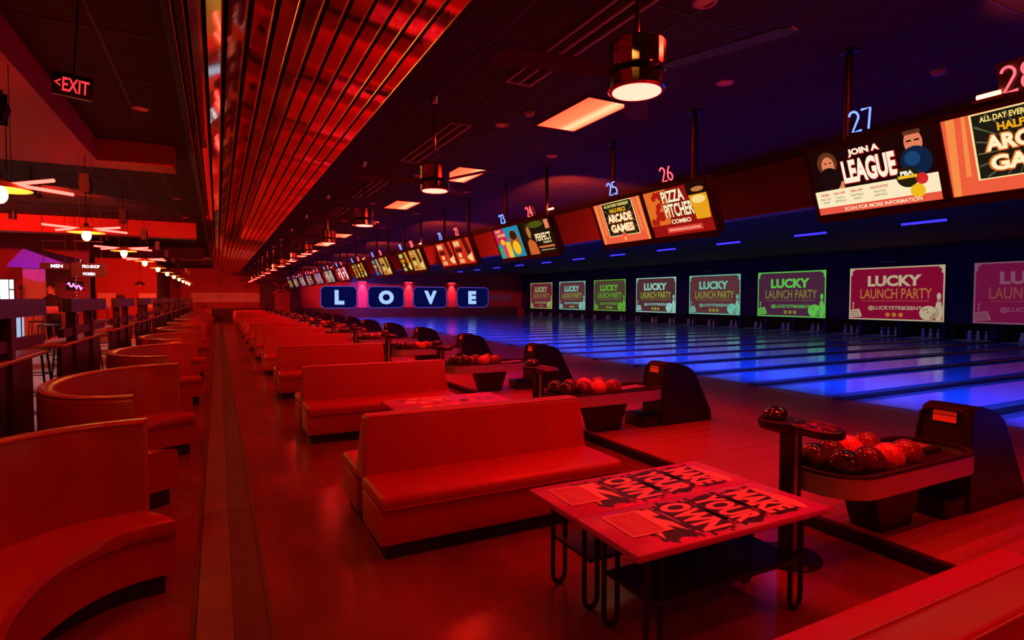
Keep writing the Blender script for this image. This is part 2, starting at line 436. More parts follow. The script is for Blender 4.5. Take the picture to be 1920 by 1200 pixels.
SPOTS = []
can = thing('recessed_downlight', '', 'downlight', group='small recessed cans in the ceiling')
MB().lathe([(0.062, -0.002), (0.085, -0.012), (0.095, -0.004), (0.095, 0.0)], seg=20).build('trim_ring', mat('can_trim', (0.6, 0.3, 0.22), 0.35, 0.3), can, True)
MB().lathe([(0, -0.001), (0.062, -0.002)], seg=20).build('lens', glow('can_lens', (1.0, 0.05, 0.03), 0.35), can)
CAN_ROWS = ((4.77, 0.90, 'over the approach', 270), (3.35, 3.30, 'between the fans and the orange panels', 190), (-0.79, 1.21, 'over the booths', 140))
first = True
for cx, cy0, ww, en in CAN_ROWS:
    for k in range(0 if cx > 0 else -1, 13):
        lab = 'small round recessed can %s, %s from the camera' % (ww, ORD[k]) if k >= 0 else 'small round recessed can %s, %s behind the camera' % (ww, ORD[-k - 1])
        if first: can.location = (cx, cy0 + P*k, ZC); can['label'] = lab; t = can; first = False
        else: t = dup(can, (cx, cy0 + P*k, ZC), lab)
        ld = bpy.data.lights.new('can_spot', 'SPOT'); ld.color = (1.0, 0.001, 0.012); ld.energy = en; ld.spot_size = math.radians(112); ld.spot_blend = 0.8; ld.shadow_soft_size = 0.07
        SPOTS.append((t, ld))
for t, ld in SPOTS:
    lo = bpy.data.objects.new('can_spot', ld); COL.objects.link(lo); lo.parent = t; lo.location = (0, 0, -0.02)

# smoke detectors (tiny domes)
for k, (cx, cy) in enumerate(((3.42, 6.2), (6.4, 3.2))):
    d = MB(); d.lathe([(0, -0.045), (0.045, -0.04), (0.065, -0.015), (0.07, 0.0)], cx, cy, ZC, 16)
    tag(d.build('smoke_detector', mat('detector_white', (0.4, 0.3, 0.3), 0.5), None, True), 'small domed smoke detector ' + ('beside the first orange panel' if k == 0 else 'above the lane 28 monitor'), 'smoke detector')

# ================================================================== MIRRORED SOFFIT over the aisle
Y0, Y1 = 1.2, 46.0
Zb, Rr, xc = 3.60, 0.75, 0.36
sof = thing('mirrored_soffit', 'long barrel soffit faced with copper mirror slats above the aisle', 'soffit', (0, 0, 0))
sec = []
for q in range(0, 8):
    th = math.radians(78 - q*78/7.0); sec.append((xc - Rr*math.sin(th), Zb + Rr*(1 - math.cos(th))))
nflat = 8; xe = 1.40
for q in range(1, nflat+1): sec.append((xc + (xe - xc)*q/nflat, Zb))
body = MB()
bp = [(p[0] + (0.02 if i < 8 else 0), p[1] + 0.035) for i, p in enumerate(sec)]
bp = [(-0.36, ZC - 0.001)] + [b for b in bp if b[1] < ZC - 0.01] + [(xe + 0.03, Zb + 0.035), (xe + 0.03, ZC - 0.001)]
body.prism(bp, 'y', Y0, Y1)
body.build('soffit_body', M_CAVITY, sof)
for i in range(len(sec) - 1):
    (xa, za), (xb, zb) = sec[i], sec[i+1]
    L = math.hypot(xb-xa, zb-za); dx, dz = (xb-xa)/L, (zb-za)/L
    nx, nz = dz, -dx             # outward (down)
    gap = 0.017
    pa = (xa + dx*gap, za + dz*gap); pb_ = (xb - dx*gap, zb - dz*gap)
    sl = MB()
    tilt = 0.010                 # each slat sits a little open on one side
    sl.prism([(pa[0], pa[1]), (pb_[0] + nx*tilt, pb_[1] + nz*tilt), (pb_[0] + nx*tilt - nx*0.008, pb_[1] + nz*tilt - nz*0.008), (pa[0] - nx*0.008, pa[1] - nz*0.008)], 'y', Y0, Y1)
    so = sl.build('mirror_slat', M_MIRROR, sof)
    ed = MB(); ed.tube([(pb_[0] + nx*(tilt-0.003), Y0, pb_[1] + nz*(tilt-0.003)), (pb_[0] + nx*(tilt-0.003), Y1, pb_[1] + nz*(tilt-0.003))], 0.0075, 6)
    ed.build('polished_bead', M_EDGE, so, True)

# ================================================================== FLOOR TRENCH COVER
tr = thing('floor_trench_cover', 'dark metal cover strip running down the aisle between booths and benches', 'floor strip', (0, 0, 0))
yy = YB + 0.2
q = 0
while yy < YF - 1:
    y2 = 5.3 if q == 0 else min(yy + 6.1, YF - 0.5)
    MB().hexa([(-0.135, yy+0.004, 0), (0.05, yy+0.004, 0), (0.05, y2-0.004, 0), (-0.135, y2-0.004, 0)],
              [(-0.130, yy+0.004, 0.010), (0.05, yy+0.004, 0.016), (0.05, y2-0.004, 0.016), (-0.130, y2-0.004, 0.010)]).build('smooth_plate', M_TRENCH, tr)
    MB().hexa([(0.054, yy+0.004, 0), (0.225, yy+0.004, 0), (0.225, y2-0.004, 0), (0.054, y2-0.004, 0)],
              [(0.054, yy+0.004, 0.013), (0.215, yy+0.004, 0.008), (0.215, y2-0.004, 0.008), (0.054, y2-0.004, 0.013)]).build('tread_plate', M_TREAD, tr)
    yy = y2; q += 1
for s, x0 in ((0, -0.16), (1, 0.228)):
    MB().box(x0, x0 + 0.022, YB + 0.2, YF - 0.5, 0, 0.006).build('edge_trim', M_TREAD, tr)

# ================================================================== BENCHES between the lane pairs
def make_bench(xr=2.97):
    t = thing('bench', '', 'bench', group='red double-sided vinyl benches')
    D = 0.675
    for s in (-1, 1):
        y0, y1 = (-D + 0.03, -0.10) if s < 0 else (0.10, D - 0.03)
        MB().box(0.05, xr - 0.95 - 0.05, min(y0 + 0.05, y1), max(y0, y1 - 0.05) if s > 0 else y1, 0.0, 0.115).build('plinth', M_PLINTH, t)
        rbox('base', 0.0, xr - 0.95, y0, y1, 0.11, 0.352, 0.012, M_VINYL, parent=t, seg=2)
        yc0, yc1 = (-D, -0.09) if s < 0 else (0.09, D)
        sc = rbox('seat_cushion', -0.008, xr - 0.95 + 0.008, yc0, yc1, 0.345, 0.462, 0.045, M_VINYL, parent=t, seg=4)
        pp = MB(); ye = yc0 + 0.004 if s < 0 else yc1 - 0.004
        pp.tube([(0.02, ye, 0.372), (xr - 0.97, ye, 0.372)], 0.006, 6); pp.build('piping', M_VINYL, sc, True)
    def tap(v):
        if v.z > 0.5:
            v.y *= 0.52; v.x = 0.035 + v.x*(1 - 0.07/(xr - 0.95))
        return v
    bk = rbox('backrest', 0.0, xr - 0.95, -0.155, 0.155, 0.40, 0.895, 0.03, M_VINYL, parent=t, seg=4, taper=tap)
    pp = MB()
    for s in (-1, 1): pp.tube([(0.06, s*0.076, 0.888), (xr - 1.01, s*0.076, 0.888)], 0.006, 6)
    pp.build('top_seam', M_VINYL, bk, True)
    return t
bench = make_bench()
YBEN = 4.43
bench.location = (0.95, YBEN, 0); bench['label'] = 'red vinyl double bench nearest the camera, behind the first table'
for k in range(1, 13):
    dup(bench, (0.95, YBEN + P*k, 0), 'red vinyl double bench, %s in the receding row' % ORD[k])
b0 = make_bench(3.75)
b0.location = (0.95, 0.84, 0); b0['label'] = 'red vinyl bench filling the lower corner in front of the first table'

# ================================================================== BOOTHS along the rail
def booth_curve(xr, a, b, n=34, short=0.19):
    return [(xr - short*max(0.0, 2*i/n - 1)**2 - (a*math.sin(PI*i/n)**0.85 if 0 < i < n else 0.0), b*math.cos(PI*i/n)) for i in range(n+1)]
def make_booth():
    t = thing('booth', '', 'booth', group='curved red booths along the rail')
    O = booth_curve(-0.42, 1.02, 1.26); I = booth_curve(-0.43, 0.89, 1.12); J = booth_curve(-0.42, 0.80, 1.03)
    Fr = booth_curve(-0.24, 0.56, 0.80, short=0.09); Fb = booth_curve(-0.25, 0.59, 0.83, short=0.09); Fp = booth_curve(-0.31, 0.62, 0.88, short=0.09)
    Ob = booth_curve(-0.42, 1.02, 1.26)
    # backrest: closed section swept along the curve
    rows = []
    for i in range(len(O)):
        o, n_, j = O[i], I[i], J[i]
        def mix(u): return (o[0] + (n_[0]-o[0])*u, o[1] + (n_[1]-o[1])*u)
        s = [(o[0], o[1], 0.06), (o[0], o[1], 0.5), (o[0], o[1], 0.975), (*mix(0.10), 1.005), (*mix(0.32), 1.022), (*mix(0.68), 1.022), (*mix(0.92), 1.004),
             (*mix(1.02), 0.965), (n_[0]*0.5+j[0]*0.5, n_[1]*0.5+j[1]*0.5, 0.72), (j[0], j[1], 0.43), (j[0], j[1], 0.06)]
        rows.append(s)
    b = MB(); b.grid(rows, close=True); nn = len(rows[0])
    b.f += [tuple(range(nn)), tuple((len(rows)-1)*nn + i for i in range(nn-1, -1, -1))]; b.m += [0, 0]
    bo = b.build('backrest', M_BOOTH, t, True)
    pp = MB(); pp.tube([(p[0] + (q_[0]-p[0])*0.12, p[1] + (q_[1]-p[1])*0.12, 1.010) for p, q_ in zip(O, I)], 0.009, 6)
    pp.tube([(p[0] + (q_[0]-p[0])*0.93, p[1] + (q_[1]-p[1])*0.93, 1.006) for p, q_ in zip(O, I)], 0.008, 6)
    pp.build('piping', M_BOOTH, bo, True)
    rows = []
    for i in range(len(J)):
        j, f = J[i], Fr[i]
        def mx(u): return (j[0] + (f[0]-j[0])*u, j[1] + (f[1]-j[1])*u)
        rows.append([(*mx(-0.06), 0.36), (*mx(-0.06), 0.475), (*mx(0.4), 0.482), (*mx(0.82), 0.474), (*mx(0.95), 0.455), (*mx(1.0), 0.418), (*mx(0.975), 0.375), (*mx(0.93), 0.362)])
    b = MB(); b.grid(rows, close=True); nn = len(rows[0])
    b.f += [tuple(range(nn)), tuple((len(rows)-1)*nn + i for i in range(nn-1, -1, -1))]; b.m += [0, 0]
    b.build('seat_cushion', M_BOOTH, t, True)
    for nm, A, B, z0, z1, ma in (('base', J, Fb, 0.13, 0.365, M_BOOTH), ('plinth', J, Fp, 0.0, 0.135, M_PLINTH)):
        rows = [[(a[0], a[1], z0), (a[0], a[1], z1), (f[0], f[1], z1), (f[0], f[1], z0)] for a, f in zip(A, B)]
        b = MB(); b.grid(rows, close=True); b.f += [(0, 1, 2, 3), tuple((len(rows)-1)*4 + i for i in (3, 2, 1, 0))]; b.m += [0, 0]
        b.build(nm, ma, t, True)
    MB().grid([[(p[0]+0.03, p[1]*0.985, 0.0), (p[0]+0.03, p[1]*0.985, 0.065)] for p in Ob]).build('rear_plinth', M_PLINTH, t)
    return t
booth = make_booth()
YBO = 3.13
booth.location = (0, YBO, 0); booth['label'] = 'curved red booth nearest the camera, cut by the frame edge'
for k in range(1, 13):
    dup(booth, (0, YBO + P*k, 0), 'curved red booth with a golden rim, %s along the aisle' % ORD[k])

# ================================================================== RAIL with posts, stools
def make_rail():
    t = thing('drink_rail', '', 'railing', group='dark wooden drink rails behind the booths')
    MB().box(-0.045, 0.045, 0.0, 2.40, 1.62, 1.785).build('top_board', M_WOODRAIL, t)
    for yy in (0.22, 1.28):
        MB().box(-0.05, 0.05, yy - 0.05, yy + 0.05, 0.0, 1.62).build('post', M_WOODRAIL, t)
    MB().box(-0.03, 0.03, -0.35, 2.36, 1.33, 1.43).build('mid_board', M_WOODRAIL, t)
    rbox('counter', -0.30, 0.06, -0.55, 2.35, 1.225, 1.262, 0.01, M_COUNTER, parent=t, seg=2)
    for q in range(8):
        a = -0.45 + q*0.30
        MB().box(-0.022, 0.022, a + 0.004, a + 0.296, 0.03, 1.225).build('panel_board', M_WOODRAIL, t)
    return t
rail = make_rail()
XR = -1.62
rail.location = (XR, 5.06, 0); rail['label'] = 'dark wooden drink rail with posts, nearest one at the frame edge'
for k in range(1, 12):
    dup(rail, (XR, 5.06 + 3.55*k, 0), 'dark wooden drink rail with posts and boards, %s from the camera' % ORD[k])

def make_stool():
    t = thing('bar_stool', '', 'stool', group='backless bar stools at the drink rail')
    rbox('seat', -0.19, 0.19, -0.19, 0.19, 0.76, 0.84, 0.035, mat('stool_vinyl', (0.5, 0.06, 0.05), 0.35), parent=t, seg=3)
    MB().box(-0.15, 0.15, -0.15, 0.15, 0.735, 0.765).build('seat_pan', M_BLACK, t)
    for sx in (-1, 1):
        for sy in (-1, 1):
            MB().tube([(sx*0.13, sy*0.13, 0.74), (sx*0.19, sy*0.19, 0.0)], 0.013, 8).build('leg', M_BLACK, t, True)
    MB().tube([(0.172, 0.172, 0.22), (-0.172, 0.172, 0.22), (-0.172, -0.172, 0.22), (0.172, -0.172, 0.22), (0.172, 0.172, 0.22)], 0.011, 8).build('footrest', M_CHROME, t, True)
    MB().tube([(0.152, 0.152, 0.48), (-0.152, 0.152, 0.48), (-0.152, -0.152, 0.48), (0.152, -0.152, 0.48), (0.152, 0.152, 0.48)], 0.008, 6).build('upper_rung', M_BLACK, t, True)
    return t
stool = make_stool()
n = 0
for k in range(8):
    for q, (dx, dy) in enumerate(((-2.12, 2.62), (-2.10, 0.55))):
        loc = (dx, 5.06 + 3.55*k + dy, ZK)
        lab = 'dark bar stool with a red seat %s the %s drink rail' % ('in the gap past' if q == 0 else 'behind', ORD[k])
        if n == 0: stool.location = loc; stool['label'] = lab
        else: dup(stool, loc, lab)
        n += 1

# ================================================================== PENDANTS and LED sticks over the rail
pen = thing('pendant_lamp', '', 'pendant lamp', group='warm bulb pendants over the drink rail')
MB().tube([(0, 0, 0.12), (0, 0, 1.38)], 0.006, 6).build('cord', M_BLACK, pen, True)
MB().tube([(0.05, 0, 0.14), (0.05, 0.02, 0.62)], 0.004, 6).build('return_cord', M_BLACK, pen, True)
pu = MB(); pu.lathe([(0, -0.05), (0.07, -0.05), (0.085, -0.03), (0.055, 0.0), (0.085, 0.03), (0.07, 0.05), (0, 0.05)], 0, 0, 0.66, 16, axis='y')
puo = pu.build('pulley_wheel', M_BLACK, pen, True)
MB().box(-0.055, 0.055, -0.065, -0.052, 0.54, 0.80).build('pulley_cheek', M_BLACK, pen)
MB().box(-0.055, 0.055, 0.052, 0.065, 0.54, 0.80).build('pulley_cheek', M_BLACK, pen)
MB().lathe([(0.02, 0.13), (0.028, 0.12), (0.03, 0.05), (0.024, 0.03)], seg=14).build('socket', M_BLACK, pen, True)
MB().lathe([(0.03, 0.075), (0.12, 0.045), (0.22, 0.0), (0.22, -0.006), (0.12, 0.036), (0.03, 0.068)], seg=24).build('shade', mat('amber_shade', (0.95, 0.62, 0.20), 0.4), pen, True)
MB().sphere((0, 0, -0.045), 0.055, 16, 10, sc=(1, 1, 1.35)).build('bulb', G_BULB, pen, True)
for k in range(-2, 11):
    lab = ('amber bulb pendant over the rail, %s before the visible row' % ('second' if k == -2 else 'one')) if k < 0 else 'glowing warm bulb pendant with a brass shade, %s over the rail from the camera' % ORD[k]
    loc = (-1.60, 6.22 + 3.56*k, 2.70)
    if k == -2: pen.location = loc; pen['label'] = lab
    else: dup(pen, loc, lab)
led = thing('led_stick_light', '', 'led light', group='crossed glowing LED sticks over the rail')
for s in (-1, 1):
    for w_ in (-1, 1):
        a = Vector((s*0.075 - 0.01, 0.06, 0.0)); b = Vector((s*0.42, 0.06 + w_*0.36, 0.0))
        MB().tube([a, b], 0.015, 8).build('led_stick', G_LED, led, True)
    MB().tube([(s*0.075 - 0.01, 0.06, 0.012), (s*0.075 - 0.01, 0.06, 1.30)], 0.003, 5).build('hanging_wire', M_BLACK, led)
MB().box(-0.085, 0.065, 0.045, 0.075, 0.014, 0.03).build('hub_bar', M_BLACK, led)
for k in range(4):
    lab = 'crossed pair of glowing red LED sticks above the %s pendant' % ORD[k]
    loc = (-1.60, 6.22 + 3.56*k, 2.755)
    if k == 0: led.location = loc; led['label'] = lab
    else: dup(led, loc, lab)

# ================================================================== TABLES with menus
def make_table(front):
    t = thing('table', '', 'table', group='small laminate tables between the benches')
    W, D = 1.40, 0.525
    rbox('tabletop', 0, W, 0, D, 0.563, 0.600, 0.004, M_TABLE, parent=t, seg=1)
    MB().box(0.12, W-0.12, 0.07, D-0.07, 0.535, 0.563).build('apron', M_BLACK, t)
    for lx in (0.17, W - 0.17):
        for ly in (0.09, D - 0.09):
            u = MB(); h = 0.045; pts = [(lx - h, ly, 0.56), (lx - h, ly, 0.07)]
            for q in range(1, 6):
                a = PI*q/6; pts.append((lx - h*math.cos(a), ly, 0.07 - 0.058*math.sin(a)))
            pts += [(lx + h, ly, 0.07), (lx + h, ly, 0.56)]
            u.tube(pts, 0.0145, 8); u.build('leg', M_BLACK, t, True)
    MB().box(0.15, W - 0.15, 0.07, D - 0.07, 0.285, 0.305).build('lower_shelf', M_BLACK, t)
    for q in range(4):
        MB().box(0.46 + q*0.15, 0.49 + q*0.15, D - 0.10, D - 0.08, 0.305, 0.54).build('shelf_slat', M_BLACK, t)
    return t
def table_print(t, words):
    W, D = 1.40, 0.525; z = 0.6006
    rnd = random.Random(3)
    d = Flat(); l = Flat()
    # local text frame: reading direction -Y, up +X
    def tx(fl, body, cx, cy, w, h, zz, bold):
        vs, fs, x0, x1, y0, y1 = text_raw(body, bold)
        out = []
        for v in vs:
            a = (v[0]-(x0+x1)/2)*w/(x1-x0); b = (v[1]-(y0+y1)/2)*h/(y1-y0)
            out.append((cx + b, cy - a, zz))
        fl.add(out, fs)
    for body, cx, w, h in words:
        # dark brush patch behind every word, ragged outline
        pts = []
        for q in range(40):
            a = 2*PI*q/40; k = 1 + rnd.uniform(-0.10, 0.13)
            ex = abs(math.cos(a))**0.35*(1 if math.cos(a) >= 0 else -1); ey = abs(math.sin(a))**0.35*(1 if math.sin(a) >= 0 else -1)
            pts.append((cx + ex*(h*0.63)*k, D/2 + ey*(w*0.55)*k))
        d.poly(pts, z)
        for q in range(5):
            d.disc(cx + rnd.uniform(-h*0.7, h*0.7), D/2 + rnd.choice((-1, 1))*w*0.58 + rnd.uniform(-0.015, 0.015), 0.012, 0.016, z + 0.0001*q, n=9)
        tx(l, body, cx, D/2, w, h, z + 0.0012, 0.05)
    l.disc(1.27, D/2 - 0.07, 0.05, 0.135, z + 0.0008); l.disc(1.26, D/2 + 0.09, 0.03, 0.08, z + 0.0009)
    d.done('printed_brush_art', M_PRINT, t); l.done('printed_lettering', M_PRINTL, t)
WORDS = [('MAKE', 1.115, 0.35, 0.21), ('YOUR', 0.855, 0.38, 0.21), ('OWN', 0.595, 0.39, 0.21), ('K', 0.34, 0.36, 0.19)]
TX, TY = 1.72, 2.055
tabA = make_table(True); table_print(tabA, WORDS)
tabA.location = (TX, TY, 0); tabA['label'] = 'laminate table printed with big words, nearest to the camera'
tabB = dup(tabA, (TX, TY + 0.533, 0), 'laminate table printed with big words, against the nearest red bench')
tabC = make_table(False)
pt = Flat(); pm = [M_PRINT, M_PRINTL, mat('print_violet', (0.35, 0.12, 0.5), 0.4), mat('print_rose', (0.85, 0.35, 0.40), 0.4)]
rnd = random.Random(11)
for q in range(34):
    cx, cy = rnd.uniform(0.12, 1.28), rnd.uniform(0.07, 0.45); k = rnd.uniform(0.025, 0.065)
    pts = [(cx + k*rnd.uniform(0.6, 1.3)*1.3*math.cos(2*PI*i/9), cy + k*rnd.uniform(0.6, 1.3)*math.sin(2*PI*i/9)) for i in range(9)]
    pts = [(min(max(a, 0.01), 1.39), min(max(b, 0.01), 0.515)) for a, b in pts]
    pt.poly(pts, 0.6006 + q*0.00005, rnd.choice((0, 1, 1, 2, 3, 3)))
pt.done('printed_collage', pm, tabC)
tabC.location = (TX - 0.05, 5.56, 0); tabC['label'] = 'laminate table with a coloured collage print, behind the nearest bench'
dup(tabC, (TX - 0.05, 5.56 + 0.533, 0), 'laminate table with a coloured collage print, before the second bench')
for k in range(2, 8):
    dup(tabC, (TX - 0.05, 5.56 + P*(k - 1), 0), 'laminate table hidden between the %s and %s bench' % (ORD[k-1], ORD[k]))

def make_card():
    t = thing('menu_card', '', 'menu card', group='printed menu cards on the first tables')
    MB().box(0, 0.26, 0, 0.295, 0, 0.002).build('card', M_CARD, t)
    f = Flat(); f.rect(0.014, 0.215, 0.016, 0.279, 0.0026); f.done('printed_field', M_CARDIN, t)
    f = Flat(); rr = random.Random(5)
    for q in range(7):
        y0 = 0.04 + q*0.027; f.rect(0.05 + rr.uniform(0, 0.02), 0.13 + rr.uniform(0, 0.03), y0, y0 + 0.006, 0.0032)
    for q in range(9):
        a = PI*q/9 - PI/2; f.rect(0.165 + 0.008*math.cos(a), 0.172 + 0.008*math.cos(a), 0.13 + 0.08*math.sin(a), 0.142 + 0.08*math.sin(a), 0.0032)
    f.done('printed_lines', M_CARD, t)
    return t
card = make_card()
card.location = (TX + 0.11, TY + 0.17, 0.6028); card.rotation_euler = (0, 0, math.radians(-2)); card['label'] = 'menu card lying on the nearest printed table'
c2 = dup(card, (TX + 0.08, TY + 0.533 + 0.15, 0.6028), 'menu card lying on the printed table beside the bench')

# ================================================================== BALL RETURNS
def stadium(x0, x1, y0, y1, r, n=8):
    pts = []
    for cx, cy, a0 in ((x1 - r, y0 + r, -PI/2), (x1 - r, y1 - r, 0), (x0 + r, y1 - r, PI/2), (x0 + r, y0 + r, PI)):
        for i in range(n+1):
            a = a0 + PI/2*i/n; pts.append((cx + r*math.cos(a), cy + r*math.sin(a)))
    return pts
def make_return():
    t = thing('ball_return', '', 'ball return', group='bowling ball returns on the approach')
    # hood: seen from the side a sloping box, from the front a rounded arch
    hood = thing_part('hood', t)
    prof = [(1.79, 0.0), (1.88, 0.80), (1.93, 0.835), (2.05, 0.83), (2.28, 0.775), (2.42, 0.70), (2.72, 0.12), (2.72, 0.0)]
    b = MB(); hw = 0.215; n = len(prof)
    L = [(p[0], -hw + (0.03 if p[1] > 0.5 else 0), p[1]) for p in prof]; Rg = [(p[0], hw - (0.03 if p[1] > 0.5 else 0), p[1]) for p in prof]
    b.add(L + Rg, [tuple(range(n)), tuple(range(2*n-1, n-1, -1))] + [(i, n+i, n+(i+1) % n, (i+1) % n) for i in range(n)])
    me = b.mesh('hood_shell', M_BLACKPL)
    bm = bmesh.new(); bm.from_mesh(me); bmesh.ops.bevel(bm, geom=bm.edges[:], offset=0.02, segments=2, affect='EDGES'); bm.to_mesh(me); bm.free()
    me.polygons.foreach_set('use_smooth', [True]*len(me.polygons))
    try: me.set_sharp_from_angle(angle=math.radians(40))
    except Exception: pass
    hood.data = me
    # arched mouth and rim standing on the front face
    def onfront(yy, zz, out): 
        u = zz/0.80; return (1.79 + 0.09*u - out, yy, zz)
    arch = [(0.165, 0.50)] + [(0.165*math.cos(PI*i/10), 0.54 + 0.13*math.sin(PI*i/10)) for i in range(11)] + [(-0.165, 0.50)]
    b = MB(); n = len(arch)
    b.add([onfront(a, z_, 0.002) for a, z_ in arch] + [onfront(a, z_, 0.010) for a, z_ in arch],
          [tuple(range(n, 2*n))] + [(i, (i+1) % n, n+(i+1) % n, n+i) for i in range(n)])
    b.build('mouth', mat('mouth_black', (0.006, 0.005, 0.006), 0.8), hood)
    rim = MB(); rim.tube([onfront(a, z_, 0.012) for a, z_ in [(0.19, 0.42), (0.19, 0.60), (0.175, 0.75), (0.12, 0.80), (-0.12, 0.80), (-0.175, 0.75), (-0.19, 0.60), (-0.19, 0.42)]], 0.016, 8)
    rim.build('rim', M_BLACKPL, hood, True)
    b = MB(); b.add([onfront(y_, z_, 0.014) for y_, z_ in ((0.085, 0.695), (-0.085, 0.695), (-0.085, 0.785), (0.085, 0.785))] , [(0, 1, 2, 3)])
    b.build('amber_sticker', M_STICK, hood, fix=False)
    b = MB(); b.add([onfront(y_, z_, 0.0155) for y_, z_ in ((0.085, 0.748), (-0.085, 0.748), (-0.085, 0.753), (0.085, 0.753))] , [(0, 1, 2, 3)])
    b.build('sticker_line', M_BLACK, hood, fix=False)
    # low box in front of the hood, lower accelerator cover
    rbox('front_box', 1.50, 1.80, -0.20, 0.20, 0.0, 0.16, 0.02, M_BLACKPL, parent=t, seg=2)
    # tray: silver racetrack band
    outer = stadium(0.16, 1.86, -0.31, 0.31, 0.28); inner = stadium(0.185, 1.84, -0.285, 0.285, 0.26)
    n = len(outer)
    rows = [[(p[0], p[1], 0.375) for p in outer], [(p[0], p[1], 0.515) for p in outer], [(p[0], p[1], 0.522) for p in inner], [(p[0], p[1], 0.375) for p in inner]]
    b = MB()
    for i in range(4):
        b.add(rows[i] + rows[(i+1) % 4], [(k, (k+1) % n, n+(k+1) % n, n+k) for k in range(n)])
    tray = b.build('tray_band', M_SILVER, t, True)
    b = MB(); b.prism(stadium(0.186, 1.839, -0.284, 0.284, 0.26), 'z', 0.40, 0.455); b.build('tray_floor', M_RUBBER, tray)
    rows = [[(p[0], p[1], 0.514) for p in stadium(0.156, 1.862, -0.314, 0.314, 0.282)], [(p[0], p[1], 0.532) for p in stadium(0.16, 1.858, -0.31, 0.31, 0.28)],
            [(p[0], p[1], 0.530) for p in stadium(0.205, 1.82, -0.265, 0.265, 0.24)], [(p[0], p[1], 0.50) for p in stadium(0.205, 1.82, -0.265, 0.265, 0.24)]]
    b = MB()
    for i in range(3): b.add(rows[i] + rows[i+1], [(k, (k+1) % n, n+(k+1) % n, n+k) for k in range(n)])
    b.build('rubber_lip', M_RUBBER, tray, True)
    MB().box(0.30, 1.80, -0.012, 0.012, 0.455, 0.49).build('centre_divider', M_RUBBER, tray)
    MB().hexa([(1.22, 0.03, 0.47), (1.72, 0.03, 0.50), (1.72, 0.22, 0.50), (1.22, 0.22, 0.47)], [(1.22, 0.03, 0.48), (1.72, 0.03, 0.51), (1.72, 0.22, 0.51), (1.22, 0.22, 0.48)]).build('lift_ramp', M_SILVER, tray)
    MB().hexa([(0.82, -0.11, 0.0), (1.20, -0.11, 0.0), (1.20, 0.11, 0.0), (0.82, 0.11, 0.0)], [(0.70, -0.14, 0.376), (1.30, -0.14, 0.376), (1.30, 0.14, 0.376), (0.70, 0.14, 0.376)]).build('support', M_BLACKPL, t)
    return t
def thing_part(name, parent):
    me = bpy.data.meshes.new(name); return link(name, me, parent)
ret = make_return()
XRET = 3.42
for k in range(NPAIR):
    lab = 'ball return with a silver tray and black hood, %s from the camera' % ORD[k]
    loc = (XRET, C0 + P*k, ZA)
    if k == 0: ret.location = loc; ret['label'] = lab
    else: dup(ret, loc, lab)

# ---- balls, eight on each return
def ball_mat(name, c1, c2, k=0.12, sc=9):
    return mat(name, c1, 0.05, 0, 0.6, noise=(sc, c2, k), coat=0.6)
BALLS = {'black and green marbled': ball_mat('ball_green', (0.015, 0.03, 0.012), (0.10, 0.16, 0.03)),
         'black': ball_mat('ball_black', (0.010, 0.008, 0.008), (0.06, 0.04, 0.02)),
         'deep red': ball_mat('ball_maroon', (0.16, 0.012, 0.02), (0.09, 0.010, 0.02)),
         'bright coral red': ball_mat('ball_coral', (0.95, 0.22, 0.16), (0.80, 0.12, 0.10), 0.2, 16),
         'brown amber': ball_mat('ball_brown', (0.34, 0.10, 0.03), (0.20, 0.05, 0.02)),
         'orange speckled': ball_mat('ball_orange', (0.85, 0.24, 0.12), (0.6, 0.10, 0.06), 0.1, 20)}
meshes = {}
for nm, ma in BALLS.items():
    mb = MB(); mb.sphere((0, 0, 0), 0.108, 24, 14); meshes[nm] = mb.mesh('bowling_ball', ma, True)
HOLE = MB()
for a, b in ((0.0, 0.0), (0.26, 0.12), (0.22, -0.15)):
    v = Vector((math.sin(a)*math.cos(b*3), math.sin(a)*math.sin(b*3) + b, 1.0)).normalized()
    HOLE.lathe([(0, 0.0), (0.013, 0.0)], v.x*0.1085, v.y*0.1085, v.z*0.1085, 10)
HOLEM = HOLE.mesh('finger_holes', mat('hole_black', (0.003, 0.003, 0.003), 0.9))
LAY = [('black', 0.375, -0.120), ('deep red', 0.605, -0.140), ('orange speckled', 0.83, -0.140), ('brown amber', 1.055, -0.140),
       ('black and green marbled', 0.35, 0.105), ('deep red', 0.575, 0.125), ('bright coral red', 0.795, 0.130), ('brown amber', 1.02, 0.130)]
for k in range(NPAIR):
    for q, (nm, dx, dy) in enumerate(LAY):
        if k > 0 and (k*5 + q*3) % 7 == 0:
            nm = list(BALLS)[(k + q) % len(BALLS)]
        o = link('bowling_ball', meshes[nm], None, (XRET + dx, C0 + P*k + dy, ZA + 0.455 + 0.108), (PI*0.8 + random.uniform(-0.4, 0.4), random.uniform(-0.5, 0.5), random.uniform(-0.6, 0.6)))
        row = 'near' if q < 4 else 'far'
        tag(o, '%s bowling ball, %s in the %s row on the %s ball return' % (nm, ORD[q % 4], row, ORD[k]), 'bowling ball', 'bowling balls on the returns')
        if k < 3:
            link('finger_holes', HOLEM, o)

